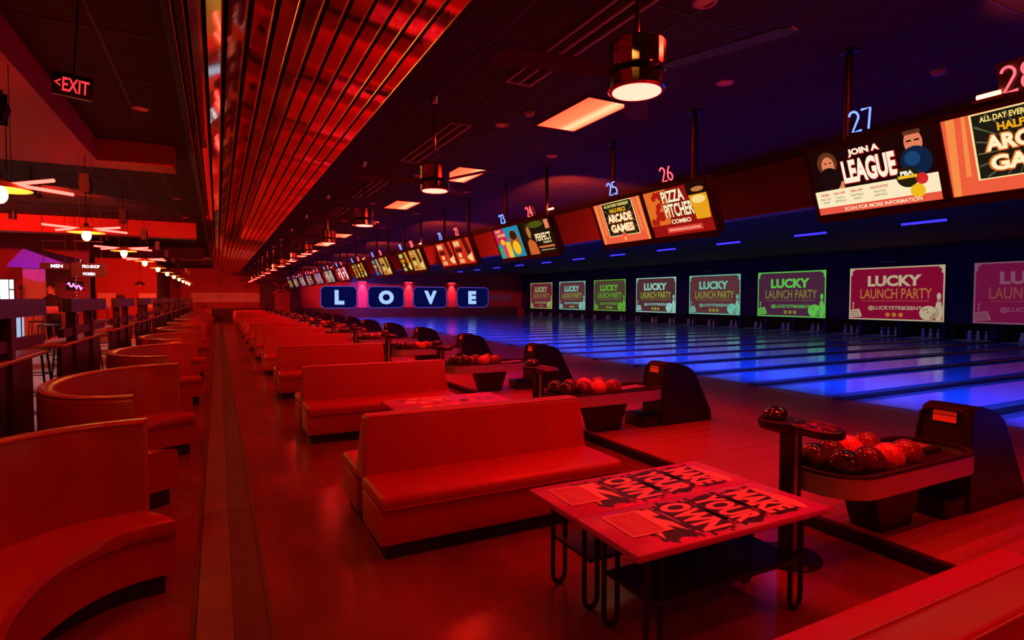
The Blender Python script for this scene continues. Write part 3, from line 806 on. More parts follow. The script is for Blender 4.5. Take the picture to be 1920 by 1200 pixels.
# ---- scoring consoles
def make_console():
    t = thing('score_console', '', 'console', group='scoring consoles beside the ball returns')
    MB().lathe([(0, 0), (0.21, 0), (0.215, 0.012), (0.20, 0.03), (0.06, 0.045), (0.05, 0.06)], seg=32).build('base_disc', M_BLACKPL, t, True)
    MB().box(-0.05, -0.015, -0.045, 0.045, 0.04, 0.90).build('pole', M_BLACK, t)
    MB().box(-0.015, 0.04, -0.035, 0.035, 0.04, 0.90).build('pole_cover', M_SILVER, t)
    MB().box(0.04, 0.06, -0.045, 0.045, 0.04, 0.90).build('pole', M_BLACK, t)
    # head: flat dish with a round knob-like screen and an oval key pad
    MB().lathe([(0, 0.87), (0.09, 0.875), (0.155, 0.90), (0.165, 0.93), (0.16, 0.955), (0.13, 0.96), (0, 0.955)], 0.0, 0.06, 0, 28).build('head_dish', M_BLACKPL, t, True)
    d = MB(); d.sphere((0, 0, 0), 1.0, 20, 12)
    d.v = [(p[0]*0.10 - 0.02, p[1]*0.085 + 0.12, p[2]*0.055 + 0.985 + p[0]*0.02) for p in d.v]
    d.build('screen_dome', mat('dome_gloss', (0.03, 0.02, 0.02), 0.06, coat=0.8), t, True)
    pad = MB(); pad.lathe([(0, 0.0), (0.17, 0.0), (0.185, 0.015), (0.185, 0.05), (0.17, 0.058), (0.15, 0.05), (0, 0.048)], 0, 0, 0, 28)
    pad.v = [(p[0]*0.72 + 0.03, p[1]*1.05 - 0.16, p[2] + 0.90 + p[1]*0.05) for p in pad.v]
    po = pad.build('key_pad_dish', M_BLACKPL, t, True)
    ins = MB(); ins.lathe([(0, 0.0505), (0.14, 0.0525)], 0, 0, 0, 24)
    ins.v = [(p[0]*0.72 + 0.03, p[1]*1.05 - 0.16, p[2] + 0.90 + p[1]*0.05) for p in ins.v]
    ins.build('key_pad', mat('key_pad_print', (0.30, 0.10, 0.05), 0.2, noise=(30, (0.04, 0.02, 0.02), 0.1)), po)
    return t
con = make_console()
for k in range(NPAIR):
    lab = 'black scoring console on a pole, %s from the camera' % ORD[k]
    loc = (3.495, C0 + 0.08 + P*k, 0.0)
    if k == 0: con.location = loc; con['label'] = lab
    else: dup(con, loc, lab)

# ================================================================== LANES
XL1 = 28.0
def lane_meshes():
    s = MB().box(XFOUL + 0.01, XL1, -0.525, 0.525, ZA - 0.06, ZA).mesh('lane_surface', M_LANE)
    gm = []
    for sgn in (-1, 1):
        rows = []
        for xx in (XFOUL + 0.05, XL1):
            r_ = []
            for i in range(9):
                a = PI*i/8; r_.append((xx, sgn*0.643 - 0.114*math.cos(a), ZA - 0.01 - 0.085*math.sin(a)))
            rows.append(r_)
        gm.append(MB().grid(rows).mesh('gutter', M_GUTTER, True))
    deck = MB().box(XS - 0.28, XS + 0.9, -0.525, 0.525, ZA + 0.0005, ZA + 0.003).mesh('pin_deck', M_DECK)
    return s, gm, deck
LS, LG, LD = lane_meshes()
def lane_y(num):
    k = (28 - num)//2
    return C0 + P*k + (0.875 if num % 2 else -0.875)
for num in range(1, 31):
    t = thing('bowling_lane', 'long glossy blue-lit bowling lane running out beneath the neon number %s' % NUM[num], 'lane', (0, lane_y(num), 0), 0, 'blue bowling lanes')
    if num > 28: t['label'] = 'blue-lit bowling lane past the last neon number, %s' % ('next to it' if num == 29 else 'furthest out')
    link('lane_surface', LS, t); link('gutter', LG[0], t); link('gutter', LG[1], t); link('pin_deck', LD, t)
CAPM = rbox_mesh('capping', XFOUL - 0.12, XS - 0.03, -0.105, 0.105, ZA - 0.07, ZA + 0.014, 0.012, M_CAP, 2)
NOSEM = MB().sphere((XFOUL - 0.10, 0, ZA + 0.008), 0.12, 16, 8, sc=(1.0, 1.0, 0.35)).mesh('rounded_nose', M_CAP, True)
for num in range(1, 30):
    yy = (lane_y(num) + lane_y(num + 1))/2
    o = link('lane_divider', CAPM, None, (0, yy, 0))
    tag(o, 'dark capping strip dividing lane %s from lane %s' % (NUM[num], NUM[num + 1]), 'lane divider', 'dark capping strips between the lanes')
    o2 = link('rounded_nose', NOSEM, o)
# foul line
struct('trim_8', MB().box(XFOUL - 0.02, XFOUL + 0.012, YB, YF - 0.1, ZA - 0.02, ZA + 0.002), M_PLINTH)

# pins
pinprof = [(0.0, 0.0), (0.026, 0.0), (0.030, 0.01), (0.048, 0.06), (0.0605, 0.114), (0.055, 0.17), (0.035, 0.23), (0.0235, 0.254), (0.026, 0.29), (0.0325, 0.343), (0.029, 0.365), (0.016, 0.379), (0.0, 0.381)]
PINM = MB().lathe(pinprof, seg=12).mesh('bowling_pin', M_PIN, True)
STRM = MB().lathe([(0.0262, 0.240), (0.0252, 0.247), (0.0250, 0.262), (0.0262, 0.272)], seg=12).mesh('neck_stripe', M_PINRED, True)
rowsp = [(0, 0)] + [(0.264, s) for s in (-0.1525, 0.1525)] + [(0.528, s) for s in (-0.305, 0, 0.305)]
for num in range(1, 28):
    ly = lane_y(num); cnt = 6 if num >= 17 else 3
    for dx, dy in rowsp[:cnt]:
        o = link('bowling_pin', PINM, None, (XS + 0.22 + dx, ly + dy, ZA + 0.003))
        tag(o, 'white bowling pin standing at the end of lane %s' % NUM[num], 'bowling pin', 'pins on lane %s' % NUM[num])
        if num > 16: link('neck_stripe', STRM, o)
# dim lamp bars inside the pits
LAMPM = MB().box(-0.02, 0.02, -0.45, 0.45, -0.02, 0.02).mesh('pin_lamp', G_DECK)
for num in range(1, 29):
    o = link('pin_lamp', LAMPM, None, (XS + 0.28, lane_y(num), 0.93))
    tag(o, 'dim lamp bar lighting the pins of lane %s' % NUM[num], 'lamp', 'pin lamps under the screens')
# kickback partitions between the pin decks
KB = MB().box(XS - 0.02, XS + 1.4, -0.09, 0.09, 0.0, 0.80).mesh('kickback', M_NIGHT)
for num in range(0, 29):
    yy = lane_y(num) - 0.875 if num else lane_y(1) + 0.875
    o = link('pin_partition', KB, None, (0, yy, 0))
    tag(o, 'black partition beside the pins on the near side of lane %s' % NUM[num] if num else 'black partition between the pins and the far wall', 'partition', 'black partitions between the pin decks')

# ---- blue tubes
TUBM = None
tub = thing('blacklight_tube', '', 'tube light', group='blue tubes on the lane ceiling')
MB().tube([(0, -0.59, -0.012), (0, 0.59, -0.012)], 0.036, 10).build('tube', G_TUBE, tub, True)
MB().box(-0.05, 0.05, -0.64, 0.64, 0.024, 0.075).build('fixture_body', M_NIGHT, tub)
for s in (-1, 1): MB().box(-0.025, 0.025, s*0.615 - 0.02, s*0.615 + 0.02, -0.028, 0.026).build('end_cap', M_NIGHT, tub)
for k in range(12):
    lab = 'blue fluorescent tube under the lane ceiling, %s in the row from the near end' % ORD[k]
    loc = (17.9, 5.72 + P*k, ZC - 0.076)
    if k == 0: tub.location = loc; tub['label'] = lab
    else: dup(tub, loc, lab)
uv = thing('blacklight_trough', '', 'light fixture', group='blue troughs behind the beam over the foul line')
MB().box(-0.08, 0.08, -1.45, 1.45, -0.012, -0.002).build('blue_diffuser', G_UV, uv)
MB().box(-0.10, 0.10, -1.48, 1.48, 0.0, 0.05).build('housing', M_NIGHT, uv)
MB().box(-0.10, -0.085, -1.48, 1.48, -0.42, 0.0).build('baffle', M_NIGHT, uv)  # unseen blade, added to keep the blue light off the approach
for k in range(-1, NPAIR):
    lab = 'blue light trough tucked behind the beam over lanes %s and %s' % (NUM[27 - 2*k], NUM[28 - 2*k])
    loc = (10.52, C0 + P*k, ZC - 0.052)
    if k == -1: uv.location = loc; uv['label'] = lab
    else: dup(uv, loc, lab)

# ================================================================== PROJECTION SCREENS
PAL = [((152, 14, 58), (214, 196, 158), (206, 128, 60)),      # 0: nearest full one
       ((88, 44, 74), (112, 226, 92), (150, 146, 62)), ((108, 60, 68), (132, 224, 196), (166, 172, 66)), ((96, 54, 60), (176, 242, 226), (176, 200, 66)),
       ((92, 72, 58), (112, 200, 62), (120, 196, 60)), ((108, 58, 68), (150, 228, 208), (172, 180, 70)), ((126, 40, 62), (176, 196, 112), (160, 140, 60))]
SCW, SCH = 4.05, 2.41
def lucky(idx, loc, pal, label):
    t = bpy.data.objects.new('projection_screen', None); COL.objects.link(t)
    t.matrix_world = face_minus_x(loc)
    tag(t, label, 'screen', 'projection screens above the pins')
    w, h = SCW/2, SCH/2
    k = 0.62
    mb_, mt, ma_ = screen_col(*pal[0], k), screen_col(*pal[1], k), screen_col(*pal[2], k)
    MB().box(-w - 0.05, w + 0.05, -h - 0.05, h + 0.05, -0.05, -0.002).build('frame', M_NIGHT, t)
    MB().box(-w, w, -h, h, -0.002, 0.0).build('picture', mb_, t)
    # border with stepped corners
    f = Flat(); z = 0.003; e = 0.06
    f.rect(-w, w, h - e, h, z); f.rect(-w, w, -h, -h + e, z); f.rect(-w, -w + e, -h + e, h - e, z); f.rect(w - e, w, -h + e, h - e, z)
    for sx in (-1, 1):
        x0, x1 = sorted((sx*(w - e), sx*(w - 0.22)))
        f.rect(x0, x1, h - 0.13, h - e, z)
        x0, x1 = sorted((sx*(w - e), sx*(w - 0.13))); f.rect(x0, x1, h - 0.34, h - 0.13, z)
    f.done('border', mt, t)
    f = Flat(); f.text('LUCKY', -0.02, 0.58, 2.3, 0.50, z, bold=0.045); f.done('lettering', mt, t)
    f = Flat(); f.text('LAUNCH PARTY', 0.02, 0.00, 3.05, 0.46, z, bold=0.012); f.rect(-1.45, 1.45, -0.335, -0.318, z); f.done('lettering', ma_, t)
    f = Flat(); f.text('@LUCKYSTRIKEENT', 0.02, -0.66, 2.3, 0.22, z, bold=0.018); f.done('lettering', mt, t)
    f = Flat()
    for q in (-1, 0, 1): f.disc(q*0.28 + 0.03, -0.95, 0.10, 0.10, z, n=16)
    f.done('round_icons', ma_, t)
    # bowling pin and ball drawing
    f = Flat(); zz = z + 0.001
    pin = [(-0.10, -0.62), (-0.155, -0.30), (-0.145, -0.10), (-0.075, 0.17), (-0.06, 0.28), (-0.085, 0.42), (-0.05, 0.52), (0.0, 0.545)]
    pin = pin + [(-a, b) for a, b in reversed(pin[:-1])]
    f.poly([(w - 0.21 + a, -0.52 + b) for a, b in pin], zz, 0)
    f.rect(w - 0.28, w - 0.14, -0.36, -0.325, zz + 0.001, 1); f.rect(w - 0.285, w - 0.135, -0.295, -0.26, zz + 0.001, 1)
    f.disc(w - 0.60, -h + 0.36, 0.375, 0.335, zz + 0.002, 1, 28); f.disc(w - 0.60, -h + 0.36, 0.355, 0.315, zz + 0.003, 0, 28)
    for a, b in ((-0.17, 0.12), (-0.06, 0.16), (-0.02, 0.03)): f.disc(w - 0.60 + a, -h + 0.36 + b, 0.035, 0.028, zz + 0.004, 1, 10)
    for q in range(3):
        f.poly([(w - 0.56 + q*0.07, -h + 0.08), (w - 0.53 + q*0.07, -h + 0.08), (w - 0.38 + q*0.05, -h + 0.40), (w - 0.40 + q*0.05, -h + 0.40)], zz + 0.004, 1)
    f.done('drawn_pin_and_ball', [mt, mb_], t); f = Flat()
    # slice of cake with a candle
    f.poly([(-w + 0.03, -h + 0.09), (-w + 0.58, -h + 0.13), (-w + 0.60, -h + 0.20), (-w + 0.48, -h + 0.50), (-w + 0.03, -h + 0.42)], zz, 0)
    for q in range(3):
        f.poly([(-w + 0.05, -h + 0.15 + 0.09*q), (-w + 0.52 - 0.03*q, -h + 0.20 + 0.09*q), (-w + 0.51 - 0.03*q, -h + 0.23 + 0.09*q), (-w + 0.05, -h + 0.18 + 0.09*q)], zz + 0.001, 1)
    f.rect(-w + 0.17, -w + 0.21, -h + 0.46, -h + 0.68, zz); f.disc(-w + 0.19, -h + 0.75, 0.035, 0.06, zz, 0, 10)
    f.done('drawn_cake_slice', [mt, mb_], t)
    return t
SW = ['crimson', 'plum and green', 'mauve and mint', 'mauve and pale mint', 'olive green', 'dusty mauve and aqua', 'maroon and lime']
for i in range(7):
    yl = 17.08 + 5.26*i
    pl = PAL[i]
    lab = ['crimson party screen with cream lettering above the pins', 'plum party screen with bright green lettering, beyond the crimson one',
           'wide mauve party screen with mint lettering, fifth from the far corner', 'brightest mauve party screen with pale mint lettering beside the olive one',
           'olive party screen with all green lettering', 'mauve party screen with aqua lettering, second from the far corner', 'small maroon party screen nearest the far corner'][i]
    lucky(i, (XS + 0.02, yl - SCW/2, 2.025), pl, lab)
lucky(7, (XS + 0.02, 12.0 - SCW/2, 2.025), ((128, 22, 72), (146, 88, 112), (150, 76, 66)), 'dim magenta party screen cut off at the frame edge')

# projector-like vents above screens
for i in range(7):
    o = MB().box(XS - 0.5, XS - 0.2, -0.35, 0.35, 3.42, 3.50).build('screen_lamp_bar', M_CAP); o.location = (0, 15.05 + 5.26*i, 0)
    tag(o, 'small dark fixture above the %s party screen from the near end' % ORD[i + 1], 'fixture', 'fixtures above the projection screens')
    MB().box(XS - 0.36, XS - 0.34, -0.02, 0.02, 3.50, ZC).build('hanger', M_CAP, o)

# ================================================================== SCORE MONITORS
MW, MH, TILT = 1.13, 0.665, math.radians(22)
def neon_digit_paths(d):
    A = lambda cx, cy, rx, ry, a0, a1, n=10: [(cx + rx*math.cos(math.radians(a0 + (a1-a0)*i/n)), cy + ry*math.sin(math.radians(a0 + (a1-a0)*i/n))) for i in range(n+1)]
    return {'0': [A(0.25, 0.5, 0.22, 0.46, 90, 450, 20)], '1': [[(0.14, 0.82), (0.30, 0.96), (0.30, 0.04)]],
            '2': [A(0.25, 0.72, 0.21, 0.24, 165, -25) + [(0.05, 0.05), (0.47, 0.05)]],
            '3': [A(0.24, 0.74, 0.19, 0.22, 150, -85) + A(0.24, 0.28, 0.22, 0.24, 85, -150)],
            '4': [[(0.34, 0.04), (0.34, 0.96), (0.04, 0.30), (0.48, 0.30)]],
            '5': [[(0.43, 0.95), (0.12, 0.95), (0.08, 0.55)] + A(0.24, 0.32, 0.21, 0.28, 110, -140)],
            '6': [[(0.38, 0.94), (0.18, 0.70)] + A(0.25, 0.29, 0.20, 0.25, 165, -195, 16)],
            '7': [[(0.05, 0.95), (0.46, 0.95), (0.20, 0.04)]],
            '8': [A(0.25, 0.74, 0.17, 0.21, -90, 270, 16) + A(0.25, 0.28, 0.21, 0.25, 90, -270, 16)],
            '9': [A(0.25, 0.71, 0.20, 0.25, 15, 375, 16) + [(0.45, 0.6), (0.28, 0.04)]]}[d]
def art_common(z, f): pass
def build_art(code, parent):
    """flat picture pieces on a monitor; local plane MW x MH"""
    w, h = MW/2 - 0.035, MH/2 - 0.03
    K = 1.0
    def F(name, draw, *cols):
        f = Flat(); draw(f); return f.done(name, [screen_col(*c, K) for c in cols], parent)
    z = 0.003
    if code == 'league':
        F('picture_ground', lambda f: f.rect(-w, w, -h, h, 0.001), (30, 6, 6))
        def faces(f):
            f.disc(-0.36, 0.17, 0.095, 0.11, z, 0); f.disc(-0.355, 0.15, 0.06, 0.085, z+.001, 1); f.disc(-0.36, 0.02, 0.105, 0.115, z+.002, 2)
            f.rect(-0.33, -0.24, -0.1, -0.01, z, 1)
            f.rect(-0.385, -0.36, 0.172, 0.182, z+.002, 2); f.rect(-0.34, -0.315, 0.172, 0.182, z+.002, 2)
        def faces2(f):
            f.disc(0.385, 0.20, 0.07, 0.10, z, 1); f.rect(0.32, 0.45, 0.265, 0.30, z+.001, 0)
            f.disc(0.385, 0.045, 0.12, 0.125, z+.002, 3); f.disc(0.36, 0.07, 0.06, 0.06, z+.003, 4)
            f.rect(0.335, 0.375, 0.208, 0.222, z+.001, 2); f.rect(0.395, 0.435, 0.208, 0.222, z+.001, 2)
        F('curly_bowler_with_ball', faces, (96, 48, 26), (226, 128, 88), (28, 10, 10))
        F('bowler_with_blue_ball', faces2, (96, 48, 26), (226, 128, 88), (28, 10, 10), (16, 34, 66), (26, 66, 110))
        F('lower_band', lambda f: f.rect(-w, w, -0.235, -0.075, z+.004), (252, 232, 190))
        F('bottom_band', lambda f: f.rect(-w, w, -h, -0.235, z+.004), (232, 84, 62))
        def l1(f):
            f.text('JOIN A', -0.015, 0.225, 0.27, 0.07, z+.006, bold=0.05); f.text('LEAGUE', 0.0, 0.065, 0.46, 0.21, z+.006, bold=0.045)
        F('lettering_shadow', lambda f: (f.text('JOIN A', -0.012, 0.221, 0.285, 0.082, z+.005, bold=0.07), f.text('LEAGUE', 0.002, 0.062, 0.475, 0.222, z+.005, bold=0.07)), (190, 24, 22))
        F('lettering', l1, (255, 240, 214))
        F('lettering', lambda f: f.text('SCAN FOR MORE INFORMATION', 0.05, -0.27, 0.66, 0.034, z+.006, bold=0.02), (255, 226, 190))
        def sm(f):
            for tx_, x_ in (('FREE', -0.44), ('25% OFF', -0.30), ('20% OFF', -0.14), ('DISCOUNTED', 0.06)): f.text(tx_, x_, -0.115, 0.012*len(tx_) + 0.03, 0.022, z+.006, bold=0.03)
        F('lettering', sm, (214, 66, 44))
        def sd(f):
            for a, b, x_ in (('PRACTICE', 'GAMES', -0.44), ('FOOD &', 'BEVERAGE', -0.30), ('PARTIES &', 'EVENTS', -0.14), ('PRACTICE', 'GAME RATE', 0.06)):
                f.text(a, x_, -0.155, 0.011*len(a) + 0.01, 0.020, z+.006, bold=0.0); f.text(b, x_, -0.188, 0.011*len(b) + 0.01, 0.020, z+.006, bold=0.0)
        F('lettering', sd, (52, 34, 26))
        F('round_badges', lambda f: (f.disc(0.30, -0.075, 0.088, 0.088, z+.007, 0), f.disc(0.405, -0.105, 0.048, 0.048, z+.007, 1), f.disc(0.36, -0.20, 0.058, 0.058, z+.007, 2),
                                     f.rect(0.225, 0.375, -0.085, -0.06, z+.008, 2)), (34, 28, 8), (214, 40, 40), (240, 184, 30))
        F('lettering', lambda f: f.text('PBA', 0.30, -0.04, 0.10, 0.038, z+.009, bold=0.05), (250, 240, 220))
        return
    if code in ('arcade',):
        F('picture_ground', lambda f: f.rect(-w, w, -h, h, 0.001), (238, 92, 60))
        for s_ in (-1, 1):
            F('curtain_fold', lambda f: f.poly([(s_*0.52, -h), (s_*0.47, -h), (s_*0.44, h), (s_*0.50, h)][::s_], z), (246, 140, 70))
            F('curtain_fold', lambda f: f.poly([(s_*0.42, -0.16), (s_*0.385, -0.16), (s_*0.37, h), (s_*0.395, h)][::s_], z), (246, 140, 70))
        F('poster_edge', lambda f: f.rect(-0.345, 0.345, -0.20, 0.300, z+.001), (250, 226, 150))
        F('poster', lambda f: f.rect(-0.33, 0.33, -0.19, 0.29, z+.002), (30, 26, 18))
        def rays(f):
            for q in range(22):
                a = 2*PI*q/22; c, t_ = math.cos(a), math.sin(a)
                r1 = min(0.32/max(abs(c), 1e-3), (0.18 if t_ < 0 else 0.28)/max(abs(t_), 1e-3))
                f.poly([(0.12*c, 0.12*t_), (r1*math.cos(a - 0.02), r1*math.sin(a - 0.02)), (r1*math.cos(a + 0.02), r1*math.sin(a + 0.02))], z+.003)
        F('sun_rays', rays, (96, 88, 62))
        F('lettering', lambda f: f.text('HALF-PRICE', 0.0, 0.175, 0.36, 0.06, z+.005, bold=0.04), (240, 170, 24))
        F('lettering', lambda f: f.text('ALL DAY EVERY WEDNESDAY', 0.0, 0.25, 0.56, 0.042, z+.005, bold=0.03), (250, 220, 120))
        F('lettering_outline', lambda f: (f.text('ARCADE', 0.0, 0.065, 0.56, 0.135, z+.0045, bold=0.085), f.text('GAMES', 0.0, -0.085, 0.53, 0.135, z+.0045, bold=0.085)), (222, 104, 30))
        F('lettering', lambda f: (f.text('ARCADE', 0.0, 0.065, 0.53, 0.115, z+.006, bold=0.045), f.text('GAMES', 0.0, -0.085, 0.50, 0.115, z+.006, bold=0.045)), (255, 240, 190))
        F('joystick', lambda f: (f.disc(0.0, -0.19, 0.045, 0.04, z+.006, 0), f.rect(-0.015, 0.015, -0.27, -0.22, z+.006, 1)), (240, 80, 60), (250, 214, 120))
        return
    if code == 'pizza':
        F('picture_ground', lambda f: f.rect(-w, w, -h, h, 0.001), (150, 18, 14))
        rr = random.Random(2)
        F('pizza_slice', lambda f: f.poly([(-w, h), (-0.12, h), (-0.12, 0.02), (-0.18, -0.15), (-w, -0.15)], z), (226, 110, 36))
        F('pepperoni', lambda f: [f.disc(rr.uniform(-w + 0.05, -0.17), rr.uniform(-0.12, h - 0.05), 0.042, 0.04, z+.001 + q*.0001, n=12) for q in range(20)], (176, 28, 18))
        F('beer_pitcher', lambda f: (f.poly([(0.28, -0.14), (0.50, -0.14), (w, 0.12), (w, 0.2), (0.24, 0.16)], z, 0), f.rect(0.22, w, 0.16, h, z+.001, 1), f.disc(0.38, 0.10, 0.11, 0.05, z+.002, 2), f.disc(0.40, 0.22, 0.10, 0.03, z+.002, 3)),
          (232, 160, 26), (34, 12, 8), (250, 214, 130), (190, 120, 60))
        F('lettering_shadow', lambda f: (f.text('PIZZA', -0.02, 0.20, 0.40, 0.165, z+.004, bold=0.06), f.text('PITCHER', 0.03, 0.02, 0.51, 0.19, z+.004, bold=0.06)), (40, 10, 6))
        F('lettering', lambda f: (f.text('PIZZA', -0.02, 0.20, 0.385, 0.15, z+.005, bold=0.03), f.text('PITCHER', 0.03, 0.02, 0.495, 0.175, z+.005, bold=0.03), f.text('COMBO', 0.02, -0.125, 0.34, 0.055, z+.005, bold=0.03)), (255, 236, 190))
        F('bottom_strip', lambda f: f.rect(-0.26, 0.34, -0.265, -0.195, z), (226, 70, 52))
        F('lettering', lambda f: f.text('PEPPERONI PIZZA AND ICE COLD PITCHER', 0.04, -0.23, 0.53, 0.022, z+.004, bold=0.02), (255, 220, 190))
        return
    if code == 'perfect':
        F('picture_ground', lambda f: f.rect(-w, w, -h, h, 0.001), (32, 20, 10))
        F('leafy_patch', lambda f: f.disc(0.02, 0.24, 0.28, 0.06, z), (78, 84, 20))
        F('drinker', lambda f: (f.disc(-0.29, 0.14, 0.10, 0.15, z, 0), f.disc(-0.28, 0.12, 0.065, 0.11, z+.001, 1), f.poly([(-0.45, -h), (-0.10, -h), (-0.14, -0.08), (-0.3, 0.0), (-0.42, -0.06)], z+.001, 2)), (62, 34, 14), (190, 116, 60), (206, 96, 40))
        F('lettering', lambda f: (f.text('PERFECT', 0.17, 0.0, 0.53, 0.14, z+.003, bold=0.03), f.text('PRESENTS', 0.27, -0.105, 0.28, 0.035, z+.003, bold=0.02)), (255, 226, 170))
        F('lettering_bars', lambda f: (f.rect(-0.06, 0.46, -0.20, -0.165, z+.003, 0), f.rect(-0.02, 0.44, -0.25, -0.235, z+.003, 1)), (220, 110, 60), (200, 170, 130))
        F('corner_badge', lambda f: f.rect(0.34, 0.48, 0.13, 0.29, z+.002), (230, 130, 90))
        return
    if code == 'craft':
        F('picture_ground', lambda f: f.rect(-w, w, -h, h, 0.001), (30, 140, 176))
        F('colour_fields', lambda f: (f.poly([(-w, -0.02), (-w, h), (-0.12, h), (-0.04, 0.05)], z, 0), f.rect(-w, -0.35, -h, -0.05, z+.001, 1), f.rect(-0.35, -0.18, -h, 0.02, z+.002, 2), f.rect(-0.18, 0.02, -h, 0.02, z+.002, 3),
                                      f.disc(0.24, -0.02, 0.2, 0.26, z+.003, 4), f.disc(0.24, 0.13, 0.14, 0.09, z+.004, 5), f.disc(0.24, -0.12, 0.15, 0.14, z+.004, 3), f.disc(-0.27, 0.03, 0.09, 0.06, z+.004, 3)),
          (206, 32, 84), (36, 170, 120), (220, 60, 110), (244, 190, 30), (160, 84, 26), (60, 26, 8))
        F('lettering', lambda f: (f.text('CRAFT', -0.33, 0.255, 0.24, 0.05, z+.005, bold=0.02), f.text('COCKTAILS', -0.25, 0.17, 0.34, 0.06, z+.005, bold=0.03)), (250, 226, 120))
        return
    # generic coloured adverts for the far ones
    g = {'red': ((206, 44, 24), (90, 18, 12), (230, 170, 110), (250, 210, 130)), 'gold': ((60, 26, 8), (214, 130, 24), (196, 176, 100), (235, 205, 120)),
         'mix': ((58, 40, 90), (206, 150, 50), (40, 130, 120), (220, 120, 60)), 'tan': ((196, 150, 70), (90, 40, 14), (190, 90, 40), (240, 200, 120)),
         'brown': ((70, 34, 14), (200, 120, 40), (160, 150, 90), (220, 160, 80)), 'white': ((200, 44, 52), (236, 220, 230), (60, 40, 70), (244, 230, 220)),
         'grey': ((150, 120, 112), (190, 190, 160), (110, 70, 70), (210, 160, 140)), 'lilac': ((140, 100, 130), (170, 130, 160), (90, 60, 120), (220, 150, 110))}[code]
    rr = random.Random(hash(code) % 97 if False else sum(map(ord, code)))
    F('picture_ground', lambda f: f.rect(-w, w, -h, h, 0.001), g[0])
    def blk(f):
        f.poly([(0.08, h), (0.30, h), (0.42, -0.1), (0.18, -0.1)], z, 0); f.poly([(0.1, -0.14), (0.44, -0.04), (0.40, -0.26), (0.22, -0.24)], z, 2)
        f.rect(-0.46, -0.10, 0.14, 0.27, z, 1); f.rect(-0.46, -0.05, 0.0, 0.10, z, 0); f.disc(-0.28, -0.08, 0.09, 0.06, z, 2); f.rect(-0.42, -0.12, -0.27, -0.17, z, 1)
        for q in range(6): f.rect(-0.44 + 0.06*q, -0.41 + 0.06*q, 0.18, 0.24, z+.001, 2)
    F('advert_shapes', blk, g[1], g[2], g[3])
def neon_number(num, parent, x):
    s = str(num); H = 0.185
    f = MB(); wd = 0.60*H
    for i, ch in enumerate(s):
        for path in neon_digit_paths(ch):
            pts = [(x + (i - (len(s)-1)/2)*wd + (px - 0.25)*H, MH/2 + 0.055 + py*H, 0.0) for px, py in path]
            f.tube(pts, 0.0095, 6)
    return f
CODES = [('league', 'arcade'), ('arcade', 'pizza'), ('craft', 'perfect'), ('red', 'red'), ('gold', 'tan'), ('mix', 'tan'), ('brown', 'gold'),
         ('white', 'white'), ('grey', 'grey'), ('lilac', 'lilac'), ('lilac', 'mix'), ('lilac', 'grey'), ('grey', 'mix'), ('gold', 'mix')]
DESC = {'league': 'showing a league advert', 'arcade': 'showing a half-price arcade games advert', 'pizza': 'showing a pizza and pitcher advert', 'perfect': 'showing a dark portrait advert',
        'craft': 'showing a bright cocktail advert'}
PROTO = {}
def monitor(num, k, code, side):
    t = bpy.data.objects.new('score_monitor', None); COL.objects.link(t)
    t.matrix_world = face_minus_x((5.13, C0 + P*k - side*MW/2, 2.89), TILT)
    tag(t, 'hanging score monitor %s below the neon %s number %s' % (DESC.get(code, 'with small coloured adverts'), 'blue' if num % 2 else 'red', NUM[num]), 'monitor', 'tilted score monitors over the approach')
    if code not in PROTO:
        PROTO[code] = t
        MB().box(-MW/2 + 0.004, MW/2 - 0.004, -MH/2, MH/2, -0.11, 0.0).build('casing', M_BLACKPL, t)
        b = MB(); e = 0.033
        b.box(-MW/2, MW/2, MH/2 - 0.028, MH/2 + 0.012, -0.02, 0.014); b.box(-MW/2, MW/2, -MH/2 - 0.045, -MH/2 + 0.028, -0.02, 0.014)
        b.box(-MW/2, -MW/2 + e, -MH/2, MH/2, -0.02, 0.014); b.box(MW/2 - e, MW/2, -MH/2, MH/2, -0.02, 0.014)
        b.build('bezel', M_BLACKPL, t)
        build_art(code, t)
    else:
        for ch in PROTO[code].children: copy_tree(ch, t)
    return t
